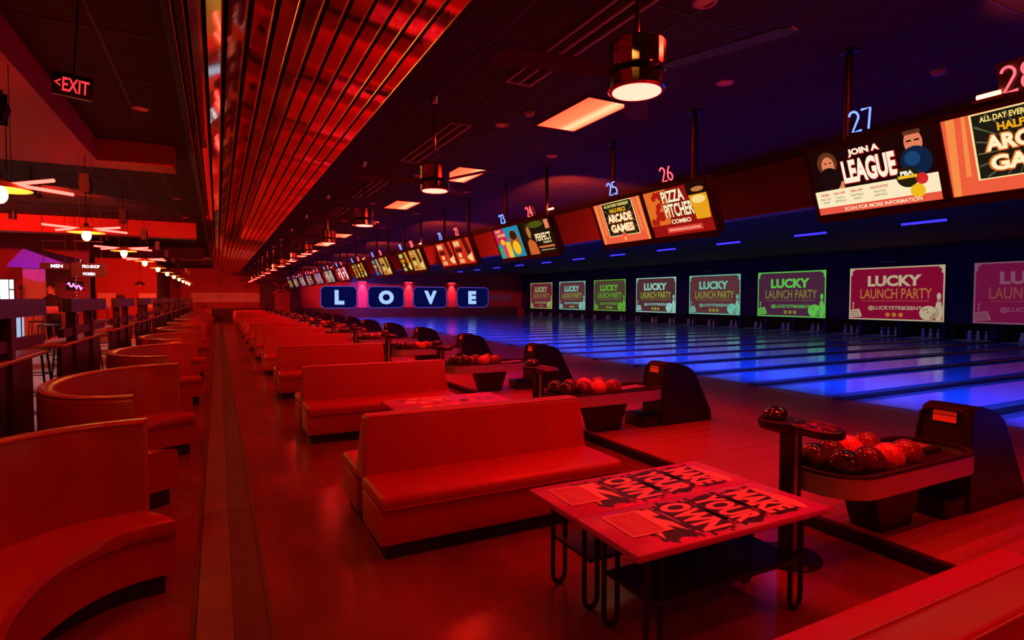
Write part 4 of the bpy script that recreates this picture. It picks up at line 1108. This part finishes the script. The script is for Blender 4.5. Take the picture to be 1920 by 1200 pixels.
for k in range(NPAIR):
    for side, num in ((-1, 27 - 2*k), (1, 28 - 2*k)):
        code = CODES[k][0 if side < 0 else 1]
        t = monitor(num, k, code, side)
    # neon numbers, posts as things of their own
    for side, num in ((-1, 27 - 2*k), (1, 28 - 2*k)):
        nt_ = bpy.data.objects.new('neon_number', None); COL.objects.link(nt_)
        nt_.matrix_world = face_minus_x((5.13, C0 + P*k - side*MW/2, 2.89), TILT)
        tag(nt_, 'glowing %s neon number %s standing on its score monitor' % ('blue' if num % 2 else 'red', NUM[num]), 'neon sign', 'neon lane numbers')
        neon_number(num, nt_, 0.02 if side < 0 else -0.02).build('neon_tube', G_NEONB if num % 2 else G_NEONR, nt_, True)
        MB().box(-0.13, 0.13, MH/2 + 0.013, MH/2 + 0.04, -0.012, 0.012).build('mounting_bar', M_BLACK, nt_)
        if num % 4 == 0:
            MB().box(-0.15, 0.15, MH/2 + 0.03, MH/2 + 0.27, -0.04, -0.028).build('back_plate', M_BLACK, nt_)
        ps = MB(); ps.tube([(5.16, C0 + P*k - side*0.80, 3.20), (5.16, C0 + P*k - side*0.80, ZC)], 0.034, 12)
        o = ps.build('monitor_post', M_BLACK, None, True)
        tag(o, 'black ceiling post carrying the score monitor of lane %s' % NUM[num], 'post', 'posts carrying the score monitors')
        MB().lathe([(0.034, -0.03), (0.075, -0.02), (0.08, 0.0)], 5.16, C0 + P*k - side*0.80, ZC, 16).build('ceiling_flange', M_BLACK, o, True)
        MB().box(5.10, 5.23, C0 + P*k - side*0.80 - 0.05, C0 + P*k - side*0.80 + 0.05, 3.02, 3.22).build('bracket', M_BLACK, o)
    if k % 2 == 0:
        t = thing('accent_lamp', 'small red accent lamp beside the neon number %s' % NUM[28 - 2*k], 'lamp', (5.02, C0 + P*k - (1.18 if k else 0.36), 3.30), 0, 'red accent lamps above the monitors')
        if k == 0: t.location = (4.98, C0 - 0.36, 3.27)
        MB().tube([(0, 0.07, 0.0), (0, -0.07, 0.0)], 0.018, 10).build('lamp_tube', G_LAMP, t, True)
        MB().box(-0.02, 0.02, -0.10, 0.10, -0.045, -0.02).build('lamp_base', M_BLACK, t)
        ld = bpy.data.lights.new('accent_spot', 'SPOT'); ld.color = (1.0, 0.06, 0.03); ld.energy = 1400; ld.spot_size = math.radians(75); ld.spot_blend = 0.6; ld.shadow_soft_size = 0.04
        lo = bpy.data.objects.new('accent_spot', ld); COL.objects.link(lo); lo.parent = t; lo.location = (0.12, 0, 0.06)
        lo.rotation_euler = (Vector((-1, -1.2, -0.06)) if k else Vector((-0.5, 0.35, -1))).to_track_quat('Z', 'Y').to_euler()
        if k == 0: ld.energy = 45

# ================================================================== LOVE sign boxes on the far wall
LG_BG = glow('love_box_glow', (0.0025, 0.0035, 0.062), 0.8)
LG_ED = glow('love_edge_glow', (0.16, 0.10, 0.75), 0.8)
LG_TX = glow('love_letter_glow', (0.30, 0.46, 1.0), 1.35)
for i, (ch, x0, x1, gl) in enumerate((('L', 7.74, 10.74, 9.28), ('O', 11.73, 14.92, 13.33), ('V', 15.82, 19.01, 17.45), ('E', 20.08, 23.29, 21.62))):
    t = bpy.data.objects.new('letter_sign', None); COL.objects.link(t)
    t.matrix_world = face_minus_y(((x0+x1)/2, YF - 0.12, 1.85))
    tag(t, 'blue illuminated wall sign with the white letter %s' % ch, 'sign', 'four blue letter signs on the far wall')
    w, h, c = (x1-x0)/2, 0.93, 0.26
    oct_ = [(-w+c, -h), (w-c, -h), (w-c*0.55, -h+c*0.55), (w, -h+c), (w, h-c), (w-c*0.55, h-c*0.55), (w-c, h), (-w+c, h), (-w+c*0.55, h-c*0.55), (-w, h-c), (-w, -h+c), (-w+c*0.55, -h+c*0.55)]
    MB().prism(oct_, 'z', -0.115, 0.0).build('sign_box', M_NIGHT, t)
    f = Flat(); f.poly([(a*0.985, b*0.97) for a, b in oct_], 0.004); f.done('lit_face', LG_BG, t)
    e = MB(); e.tube([(a, b, 0.012) for a, b in oct_ + oct_[:1]], 0.022, 6); e.build('edge_light', LG_ED, t, True)
    f = Flat(); wd = {'L': 0.80, 'O': 1.36, 'V': 1.22, 'E': 0.82}[ch]
    f.text(ch, gl - (x0+x1)/2, -0.01, wd, 1.24, 0.012, bold=0.06); f.done('letter', LG_TX, t)
for i, xx in enumerate((11.25, 15.4, 19.56)):
    t = thing('wall_washer', 'red wall lamp washing the panel between the letters %s and %s' % ('LOV'[i], 'OVE'[i]), 'wall lamp', (xx, YF, 3.22), 0, 'red washers between the letter signs')
    MB().box(-0.36, 0.36, -0.26, 0.0, 0.0, 0.12).build('lamp_box', M_NIGHT, t)
    MB().box(-0.32, 0.32, -0.22, -0.04, -0.012, -0.002).build('lamp_face', glow('washer_glow', (1.0, 0.06, 0.05), 6.0), t)
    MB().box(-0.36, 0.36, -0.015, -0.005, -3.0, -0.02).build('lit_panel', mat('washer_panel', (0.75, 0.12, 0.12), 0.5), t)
    ld = bpy.data.lights.new('washer_spot', 'SPOT'); ld.color = (1.0, 0.05, 0.05); ld.energy = 520; ld.spot_size = math.radians(62); ld.spot_blend = 0.5; ld.shadow_soft_size = 0.08
    lo = bpy.data.objects.new('washer_spot', ld); COL.objects.link(lo); lo.parent = t; lo.location = (0, -0.22, -0.03)
    lo.rotation_euler = Vector((0, -0.22, 1)).to_track_quat('Z', 'Y').to_euler()

# ================================================================== CONCOURSE side
# hanging exit sign
ex = bpy.data.objects.new('exit_sign', None); COL.objects.link(ex)
ex.matrix_world = face_minus_y((-0.96, 5.5, 3.42)) @ Matrix.Rotation(math.radians(-4), 4, 'Z') @ Matrix.Rotation(math.radians(8), 4, 'Y')
tag(ex, 'red illuminated exit sign with a chevron hanging from the dark ceiling', 'exit sign')
MB().box(-0.125, 0.125, -0.085, 0.085, -0.03, 0.0).build('sign_box', M_BLACKPL, ex)
f = Flat(); f.text('EXIT', 0.018, 0.0, 0.165, 0.105, 0.003, bold=0.02); f.done('lettering', G_EXIT, ex)
f = Flat(); f.poly([(-0.10, 0.025), (-0.088, 0.035), (-0.105, 0.012)][:0] or [(-0.115, 0.005), (-0.075, 0.035), (-0.075, 0.022), (-0.098, 0.005), (-0.075, -0.012), (-0.075, -0.025)], 0.003); f.done('chevron', G_EXIT, ex)
MB().box(-0.006, 0.006, 0.085, 0.64, -0.02, -0.008).build('hanger', M_BLACK, ex)

def hang_sign(lines, loc, w, h, label):
    t = bpy.data.objects.new('hanging_sign', None); COL.objects.link(t); t.matrix_world = face_minus_y(loc)
    tag(t, label, 'sign', 'hanging direction signs in the concourse')
    MB().box(-w/2, w/2, -h/2, h/2, -0.06, 0.0).build('sign_board', mat('sign_board_dark', (0.020, 0.018, 0.018), 0.5), t)
    for i, (tx_, cx, cy, tw, th) in enumerate(lines):
        f = Flat(); f.text(tx_, cx, cy, tw, th, 0.004, bold=0.03); f.done('lettering', G_SIGN, t)
    for s in (-1, 1): MB().tube([(s*w*0.38, h/2, -0.03), (s*w*0.38, ZC - loc[2], -0.03)], 0.006, 6).build('hanging_rod', M_BLACK, t, True)
    MB().tube([(-w*0.45, h/2 + 0.55, -0.03), (w*0.45, h/2 + 0.55, -0.03)], 0.014, 6).build('cross_bar', M_BLACK, t)
    return t
hang_sign([('MEN', 0.05, 0.0, 0.24, 0.085)], (-3.62, 18.0, 2.585), 0.58, 0.15, 'hanging dark sign with glowing white letters MEN')
hang_sign([('PRO-SHOP', 0.05, 0.09, 0.36, 0.08), ('WOMEN', 0.0, -0.10, 0.26, 0.075)], (-2.92, 18.0, 2.50), 0.72, 0.36, 'hanging dark sign reading PRO-SHOP over WOMEN')

# backlit menu / arcade screens at the frame edge
t = bpy.data.objects.new('backlit_panel', None); COL.objects.link(t); t.matrix_world = face_minus_y((-5.55, 21.9, 2.02))
tag(t, 'white backlit menu panels glowing at the frame edge', 'light panel')
MB().box(-0.16, 0.20, -0.33, 0.33, -0.08, 0.0).build('panel_case', M_BLACK, t)
for (x0, x1, y0, y1) in ((-0.14, 0.05, -0.30, 0.30), (0.075, 0.17, 0.03, 0.30), (0.075, 0.17, -0.30, -0.01)):
    MB().box(x0, x1, y0, y1, 0.0, 0.006).build('lit_pane', glow('panel_white', (0.72, 0.80, 1.0), 2.2), t)
for s in (-0.12, 0.16): MB().box(s - 0.012, s + 0.012, -2.0, -0.33, -0.06, -0.03).build('stand_leg', M_BLACK, t)

# slanted violet canopy over a tan screen wall
t = thing('bar_canopy', 'slanted violet-lit canopy over the bar at the frame edge', 'canopy', (0, 22.6, 0))
MB().hexa([(-5.75, 0.0, 2.72), (-4.2, 0.0, 2.72), (-4.2, 1.6, 3.0), (-5.75, 1.6, 3.0)], [(-5.3, 0.0, 3.30), (-4.15, 0.0, 2.82), (-4.15, 1.6, 3.10), (-5.3, 1.6, 3.40)]).build('canopy_panel', mat('canopy_violet', (0.22, 0.14, 0.80), 0.5), t)
MB().box(-5.40, -4.84, 0.3, 0.38, ZK, 2.80).build('tan_screen', mat('tan_weave', (0.62, 0.45, 0.36), 0.7, noise=(60, (0.5, 0.36, 0.28), 0.2)), t)
ld = bpy.data.lights.new('violet_spot', 'SPOT'); ld.color = (0.40, 0.02, 1.0); ld.energy = 60; ld.spot_size = math.radians(48); ld.shadow_soft_size = 0.05
lo = bpy.data.objects.new('violet_spot', ld); COL.objects.link(lo); lo.parent = t; lo.location = (-5.0, -1.6, 2.1)
lo.rotation_euler = (Vector((-5.0, -1.6, 2.1)) - Vector((-4.95, 0.0, 3.0))).to_track_quat('Z', 'Y').to_euler()
MB().lathe([(0.0, 0.0), (0.05, 0.0), (0.05, 0.12), (0.0, 0.12)], -5.0, -1.66, 2.02, 12).build('spot_body', M_BLACK, t, True)
MB().tube([(-5.0, -1.66, ZK), (-5.0, -1.66, 2.03)], 0.014, 8).build('spot_stand', M_BLACK, t, True)

# pale glowing doorway wall behind the stools (white lit wall)
t = thing('lit_wall_panel', 'bluish white lit panel seen through the first drink rail', 'light panel', (-5.50, 23.6, ZK))
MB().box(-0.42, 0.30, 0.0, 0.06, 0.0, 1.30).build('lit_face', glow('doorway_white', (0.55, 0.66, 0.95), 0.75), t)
MB().box(-0.46, -0.42, -0.02, 0.08, 0.0, 1.34).build('frame', M_BLACK, t); MB().box(0.30, 0.34, -0.02, 0.08, 0.0, 1.34).build('frame', M_BLACK, t); MB().box(-0.46, 0.34, -0.02, 0.08, 1.30, 1.34).build('frame', M_BLACK, t)

# pink neon squiggle, far pendant, small wall things
t = bpy.data.objects.new('pink_neon_sign', None); COL.objects.link(t); t.matrix_world = face_minus_y((-4.62, 25.9, 2.22))
tag(t, 'small pink neon script on the concourse wall', 'neon sign')
f = MB(); f.tube([(-0.22 + 0.044*i, 0.09*math.sin(i*1.9) + 0.05 - i*0.012, 0.02) for i in range(11)], 0.022, 6); f.build('neon_tube', glow('neon_pink', (1.0, 0.22, 0.75), 3.0), t, True)
MB().box(-0.26, 0.26, -0.16, 0.16, -0.04, 0.0).build('back_plate', M_BLACK, t)
struct('wall_concourse_4', MB().box(-5.0, -4.2, 25.95, 26.2, ZK, ZC), M_WALLRED)
t = thing('dome_pendant', 'unlit black dome pendant hanging before the red wall', 'pendant lamp', (-3.45, 34.0, 2.42))
MB().lathe([(0.0, 0.30), (0.03, 0.29), (0.04, 0.20), (0.10, 0.15), (0.22, 0.05), (0.24, 0.0), (0.225, 0.0), (0.20, 0.05), (0.0, 0.14)], seg=24).build('shade', M_BLACK, t, True)
MB().tube([(0, 0, 0.29), (0, 0, ZC - 2.42)], 0.008, 6).build('cord', M_BLACK, t, True)
MB().sphere((0, 0, 0.04), 0.05, 12, 8).build('bulb', glow('dim_bulb', (1.0, 0.35, 0.15), 2.0), t, True)
def far_exit(loc, label, k=1.0):
    t = bpy.data.objects.new('exit_sign', None); COL.objects.link(t); t.matrix_world = face_minus_y(loc)
    tag(t, label, 'exit sign')
    MB().box(-0.20, 0.20, -0.12, 0.12, -0.05, 0.0).build('sign_box', M_BLACKPL, t)
    f = Flat(); f.text('EXIT', 0, 0, 0.30, 0.15, 0.003, bold=0.02); f.done('lettering', glow('exit_far_%d' % int(k*10), (1.0, 0.12, 0.12), k), t)
far_exit((-4.55, 25.92, 3.10), 'small red exit sign high on the concourse wall', 1.6)
far_exit((-5.0, 39.9, 1.82), 'dark unlit exit sign on the far red wall', 0.04)
t = bpy.data.objects.new('twinkle_strand', None); COL.objects.link(t); t.location = (-3.72, 21.0, 0)
tag(t, 'hanging strand of tiny pink lights beside the person', 'string light')
for q in range(12): MB().sphere((0.01*math.sin(q*2.1), 0, 1.50 + q*0.09), 0.012, 6, 4).build('tiny_bulb', glow('tiny_bulb', (1.0, 0.4, 0.35), 1.2), t)
MB().tube([(0.012, 0, 1.45), (0.012, 0, ZC)], 0.003, 5).build('wire', M_BLACK, t)

# high table and chairs behind the rail
t = thing('high_table', 'narrow high table beside the person in the concourse', 'table', (-4.0, 18.9, ZK))
MB().box(-0.75, 0.75, -0.30, 0.30, 1.02, 1.055).build('tabletop', M_COUNTER, t)
for sx in (-0.65, 0.65): MB().box(sx - 0.03, sx + 0.03, -0.03, 0.03, 0.02, 1.02).build('leg', M_BLACK, t); 
for sx in (-0.65, 0.65): MB().box(sx - 0.05, sx + 0.05, -0.26, 0.26, 0.0, 0.03).build('foot', M_BLACK, t)
def make_high_chair():
    t = thing('high_chair', '', 'chair', group='high chairs with low backs in the concourse')
    rbox('seat', -0.19, 0.19, -0.18, 0.18, 0.74, 0.79, 0.02, M_WOODRAIL, parent=t, seg=2)
    for sx in (-1, 1):
        for sy in (-1, 1): MB().tube([(sx*0.16, sy*0.15, 0.74), (sx*0.21, sy*0.20, 0.0)], 0.012, 6).build('leg', M_BLACK, t, True)
        MB().tube([(sx*0.14, 0.17, 0.78), (sx*0.12, 0.21, 1.12)], 0.010, 6).build('back_rod', M_BLACK, t, True)
    rbox('backrest', -0.17, 0.17, 0.195, 0.225, 1.05, 1.22, 0.012, mat('stool_vinyl', (0.5, 0.06, 0.05), 0.35), parent=t, seg=2)
    MB().tube([(0.19, 0.18, 0.3), (-0.19, 0.18, 0.3), (-0.19, -0.18, 0.3), (0.19, -0.18, 0.3), (0.19, 0.18, 0.3)], 0.009, 6).build('footrest', M_BLACK, t, True)
    return t
hc = make_high_chair(); hc.location = (-4.55, 20.6, ZK); hc['label'] = 'high chair with a red back in front of the white lit panel'
h2 = dup(hc, (-3.75, 17.9, ZK), 'high chair with a red back on the near side of the high table')
h3 = dup(hc, (-3.1, 20.8, ZK), 'high chair with a red back past the person')
h4 = dup(hc, (-5.1, 19.0, ZK), 'high chair with a red back at the frame edge')

# person standing behind the rail, seen from the side, hands on the table
def make_person():
    me = bpy.data.meshes.new('person')
    V = [((0, 0, 0.95), .15), ((0, 0, 1.15), .145), ((0.0, -0.02, 1.36), .165), ((0, -0.03, 1.47), .085), ((0, -0.05, 1.56), .055), ((0, -0.07, 1.64), .085), ((0, -0.08, 1.73), .09), ((0, -0.07, 1.79), .055),
         ((-0.10, 0, 0.88), .10), ((-0.11, -0.02, 0.50), .062), ((-0.11, 0.02, 0.09), .043), ((-0.12, -0.13, 0.035), .035),
         ((0.10, 0, 0.88), .10), ((0.11, 0.01, 0.50), .062), ((0.12, 0.06, 0.09), .043), ((0.13, -0.09, 0.035), .035),
         ((-0.20, -0.02, 1.40), .068), ((-0.25, -0.10, 1.14), .048), ((-0.22, -0.33, 1.08), .036), ((-0.215, -0.41, 1.075), .034),
         ((0.20, -0.02, 1.40), .068), ((0.26, -0.06, 1.13), .048), ((0.22, -0.30, 1.09), .036), ((0.21, -0.38, 1.085), .034),
         ((0, -0.165, 1.70), .016)]
    E = [(0,1),(1,2),(2,3),(3,4),(4,5),(5,6),(6,7),(0,8),(8,9),(9,10),(10,11),(0,12),(12,13),(13,14),(14,15),(2,16),(16,17),(17,18),(18,19),(2,20),(20,21),(21,22),(22,23),(6,24)]
    def hand(base, vi):
        for q, (dx, l) in enumerate(((-0.030, 0.055), (-0.011, 0.068), (0.009, 0.062), (0.028, 0.048))):
            a = len(V); V.append(((base[0] + dx, base[1] - 0.035, base[2]), .011)); V.append(((base[0] + dx*1.15, base[1] - 0.035 - l*0.6, base[2] - 0.006), .0095)); V.append(((base[0] + dx*1.2, base[1] - 0.035 - l, base[2] - 0.022), .008))
            E.extend([(vi, a), (a, a+1), (a+1, a+2)])
        a = len(V); sgn = 1 if base[0] < 0 else -1
        V.append(((base[0] + sgn*0.042, base[1] - 0.005, base[2] - 0.004), .012)); V.append(((base[0] + sgn*0.055, base[1] - 0.04, base[2] - 0.012), .009)); E.extend([(vi, a), (a, a+1)])
    hand((-0.215, -0.41, 1.075), 19); hand((0.21, -0.38, 1.085), 23)
    me.from_pydata([v[0] for v in V], E, [])
    o = link('person', me)
    sk = o.modifiers.new('skin', 'SKIN'); sk.use_smooth_shade = True
    lay = me.skin_vertices[0] if me.skin_vertices else None
    if lay is None:
        bpy.context.view_layer.objects.active = o
        return o
    for i, v in enumerate(V): lay.data[i].radius = (v[1], v[1]*(0.72 if i in (1, 2) else 1)); lay.data[i].use_root = (i == 0)
    su = o.modifiers.new('sub', 'SUBSURF'); su.levels = 1; su.render_levels = 2
    dg = bpy.context.evaluated_depsgraph_get(); dg.update()
    m2 = bpy.data.meshes.new_from_object(o.evaluated_get(dg)); o.modifiers.clear(); o.data = m2; bpy.data.meshes.remove(me); m2.name = 'person'
    m2.materials.clear()
    for ma in (mat('jacket_black', (0.018, 0.016, 0.024), 0.7), mat('trousers_dark', (0.03, 0.028, 0.035), 0.8), mat('skin', (0.62, 0.36, 0.28), 0.5), mat('shoe_black', (0.012, 0.012, 0.012), 0.5)): m2.materials.append(ma)
    for p in m2.polygons:
        c = p.center; p.use_smooth = True
        if c.z > 1.53 or (c.y < -0.36 and 1.0 < c.z < 1.2): p.material_index = 2
        elif c.z < 0.075: p.material_index = 3
        elif c.z < 0.93: p.material_index = 1
        else: p.material_index = 0
    return o
per = make_person(); per.location = (-4.02, 19.78, ZK); per.rotation_euler = (0, 0, math.radians(-22))
tag(per, 'person in a dark jacket standing at the high table behind the rail', 'person')
hr = MB(); hr.sphere((0, -0.060, 1.752), 0.105, 16, 10, sc=(0.93, 1.02, 0.92))
hr.v = [v if not (v[1] < -0.10 and v[2] < 1.775) else (v[0], -0.10, v[2]) for v in hr.v]
hr.build('hair', mat('hair_dark', (0.03, 0.02, 0.02), 0.6), per, True)
for s in (-1, 1):
    MB().sphere((s*0.034, -0.158, 1.716), 0.011, 8, 6).build('eye', M_BLACK, per, True)
    MB().sphere((s*0.092, -0.075, 1.70), 0.022, 8, 6, sc=(0.5, 0.8, 1.3)).build('ear', MATS['skin'], per, True)
MB().sphere((0, -0.160, 1.655), 0.02, 8, 6, sc=(1.2, 0.4, 0.3)).build('mouth', mat('lips', (0.45, 0.16, 0.15), 0.5), per, True)

# red fill spots added to brighten the concourse walls and beams
for k, (lx, ly, tx_, ty_, tz_, en, lab) in enumerate(((-3.0, 14.0, -3.0, 20.0, 3.5, 1150, 'aimed at the second cross beam'), (-3.8, 30.9, -4.9, 40.0, 2.6, 2300, 'aimed at the far red wall'), (-5.5, 15.0, -6.0, 26.0, 2.6, 900, 'aimed at the concourse wall'),
                                                 (-0.9, 36.0, 0.6, 50.0, 2.2, 900, 'aimed at the pale band of the end wall'), (-3.2, 6.0, -2.3, 10.0, 3.7, 700, 'aimed at the first cross beam'))):
    t = thing('red_fill_lamp', 'added red fill spot ' + lab, 'spotlight', (lx, ly, 3.72), 0, 'red fill spots added over the concourse')
    d = Vector((tx_ - lx, ty_ - ly, tz_ - 3.72)).normalized()
    b = MB(); b.tube([d*-0.06, d*0.10], 0.05, 12); b.build('spot_head', M_BLACK, t, True)
    MB().tube([(0, 0, 0.0), (0, 0, ZC - 3.72)], 0.012, 6).build('stem', M_BLACK, t, True)
    ld = bpy.data.lights.new('red_fill_spot', 'SPOT'); ld.color = (1.0, 0.035, 0.015); ld.energy = en; ld.spot_size = math.radians(75); ld.spot_blend = 0.7; ld.shadow_soft_size = 0.05
    lo = bpy.data.objects.new('red_fill_spot', ld); COL.objects.link(lo); lo.parent = t; lo.location = d*0.14
    lo.rotation_euler = (-d).to_track_quat('Z', 'Y').to_euler()

# pale downlights over the concourse walkway
for k, (lx, ly, en) in enumerate(((-2.9, 9.2, 260), (-2.9, 13.0, 260), (-4.2, 17.2, 260), (-2.9, 20.8, 200))):
    t = thing('walkway_downlight', 'pale round downlight over the concourse walkway, %s from the camera' % ORD[k], 'downlight', (lx, ly, 3.62 if k < 3 else 3.5), 0, 'pale downlights over the concourse')
    MB().lathe([(0.0, 0.16), (0.07, 0.16), (0.075, 0.0), (0.06, 0.0), (0.055, 0.10), (0.0, 0.12)], seg=18).build('lamp_can', M_BLACK, t, True)
    MB().tube([(0, 0, 0.16), (0, 0, ZC - t.location[2])], 0.012, 6).build('stem', M_BLACK, t, True)
    ld = bpy.data.lights.new('pale_spot', 'SPOT'); ld.color = (1.0, 0.62, 0.66); ld.energy = en; ld.spot_size = math.radians(62); ld.spot_blend = 0.6; ld.shadow_soft_size = 0.05
    lo = bpy.data.objects.new('pale_spot', ld); COL.objects.link(lo); lo.parent = t; lo.location = (0, 0, 0.02)
# unseen pale panel and amber lamps, added to put yellow in the mirror slats
t = thing('slat_reflection_panel', 'pale panel under amber spots, added to show yellow in the mirror slats', 'wall panel', (-9.5, 25.95, 0))
MB().box(-2.3, 2.2, 0.0, 0.04, 0.9, 3.5).build('panel_face', mat('reflection_panel_pale', (0.75, 0.72, 0.45), 0.6), t)
for dx in (-1.1, 1.0):
    ld = bpy.data.lights.new('amber_fill_spot', 'SPOT'); ld.color = (1.0, 0.80, 0.16); ld.energy = 700; ld.spot_size = math.radians(58); ld.spot_blend = 0.5; ld.shadow_soft_size = 0.05
    lo = bpy.data.objects.new('amber_fill_spot', ld); COL.objects.link(lo); lo.parent = t; lo.location = (dx, -2.4, 3.7)
    lo.rotation_euler = (Vector((0.0, -2.4, 3.7)) - Vector((0, 0, 2.2))).to_track_quat('Z', 'Y').to_euler()
    MB().lathe([(0.0, 0.0), (0.06, 0.0), (0.06, 0.30), (0.0, 0.30)], dx, -2.46, 3.76, 12).build('fill_spot_can', M_BLACK, t, True)
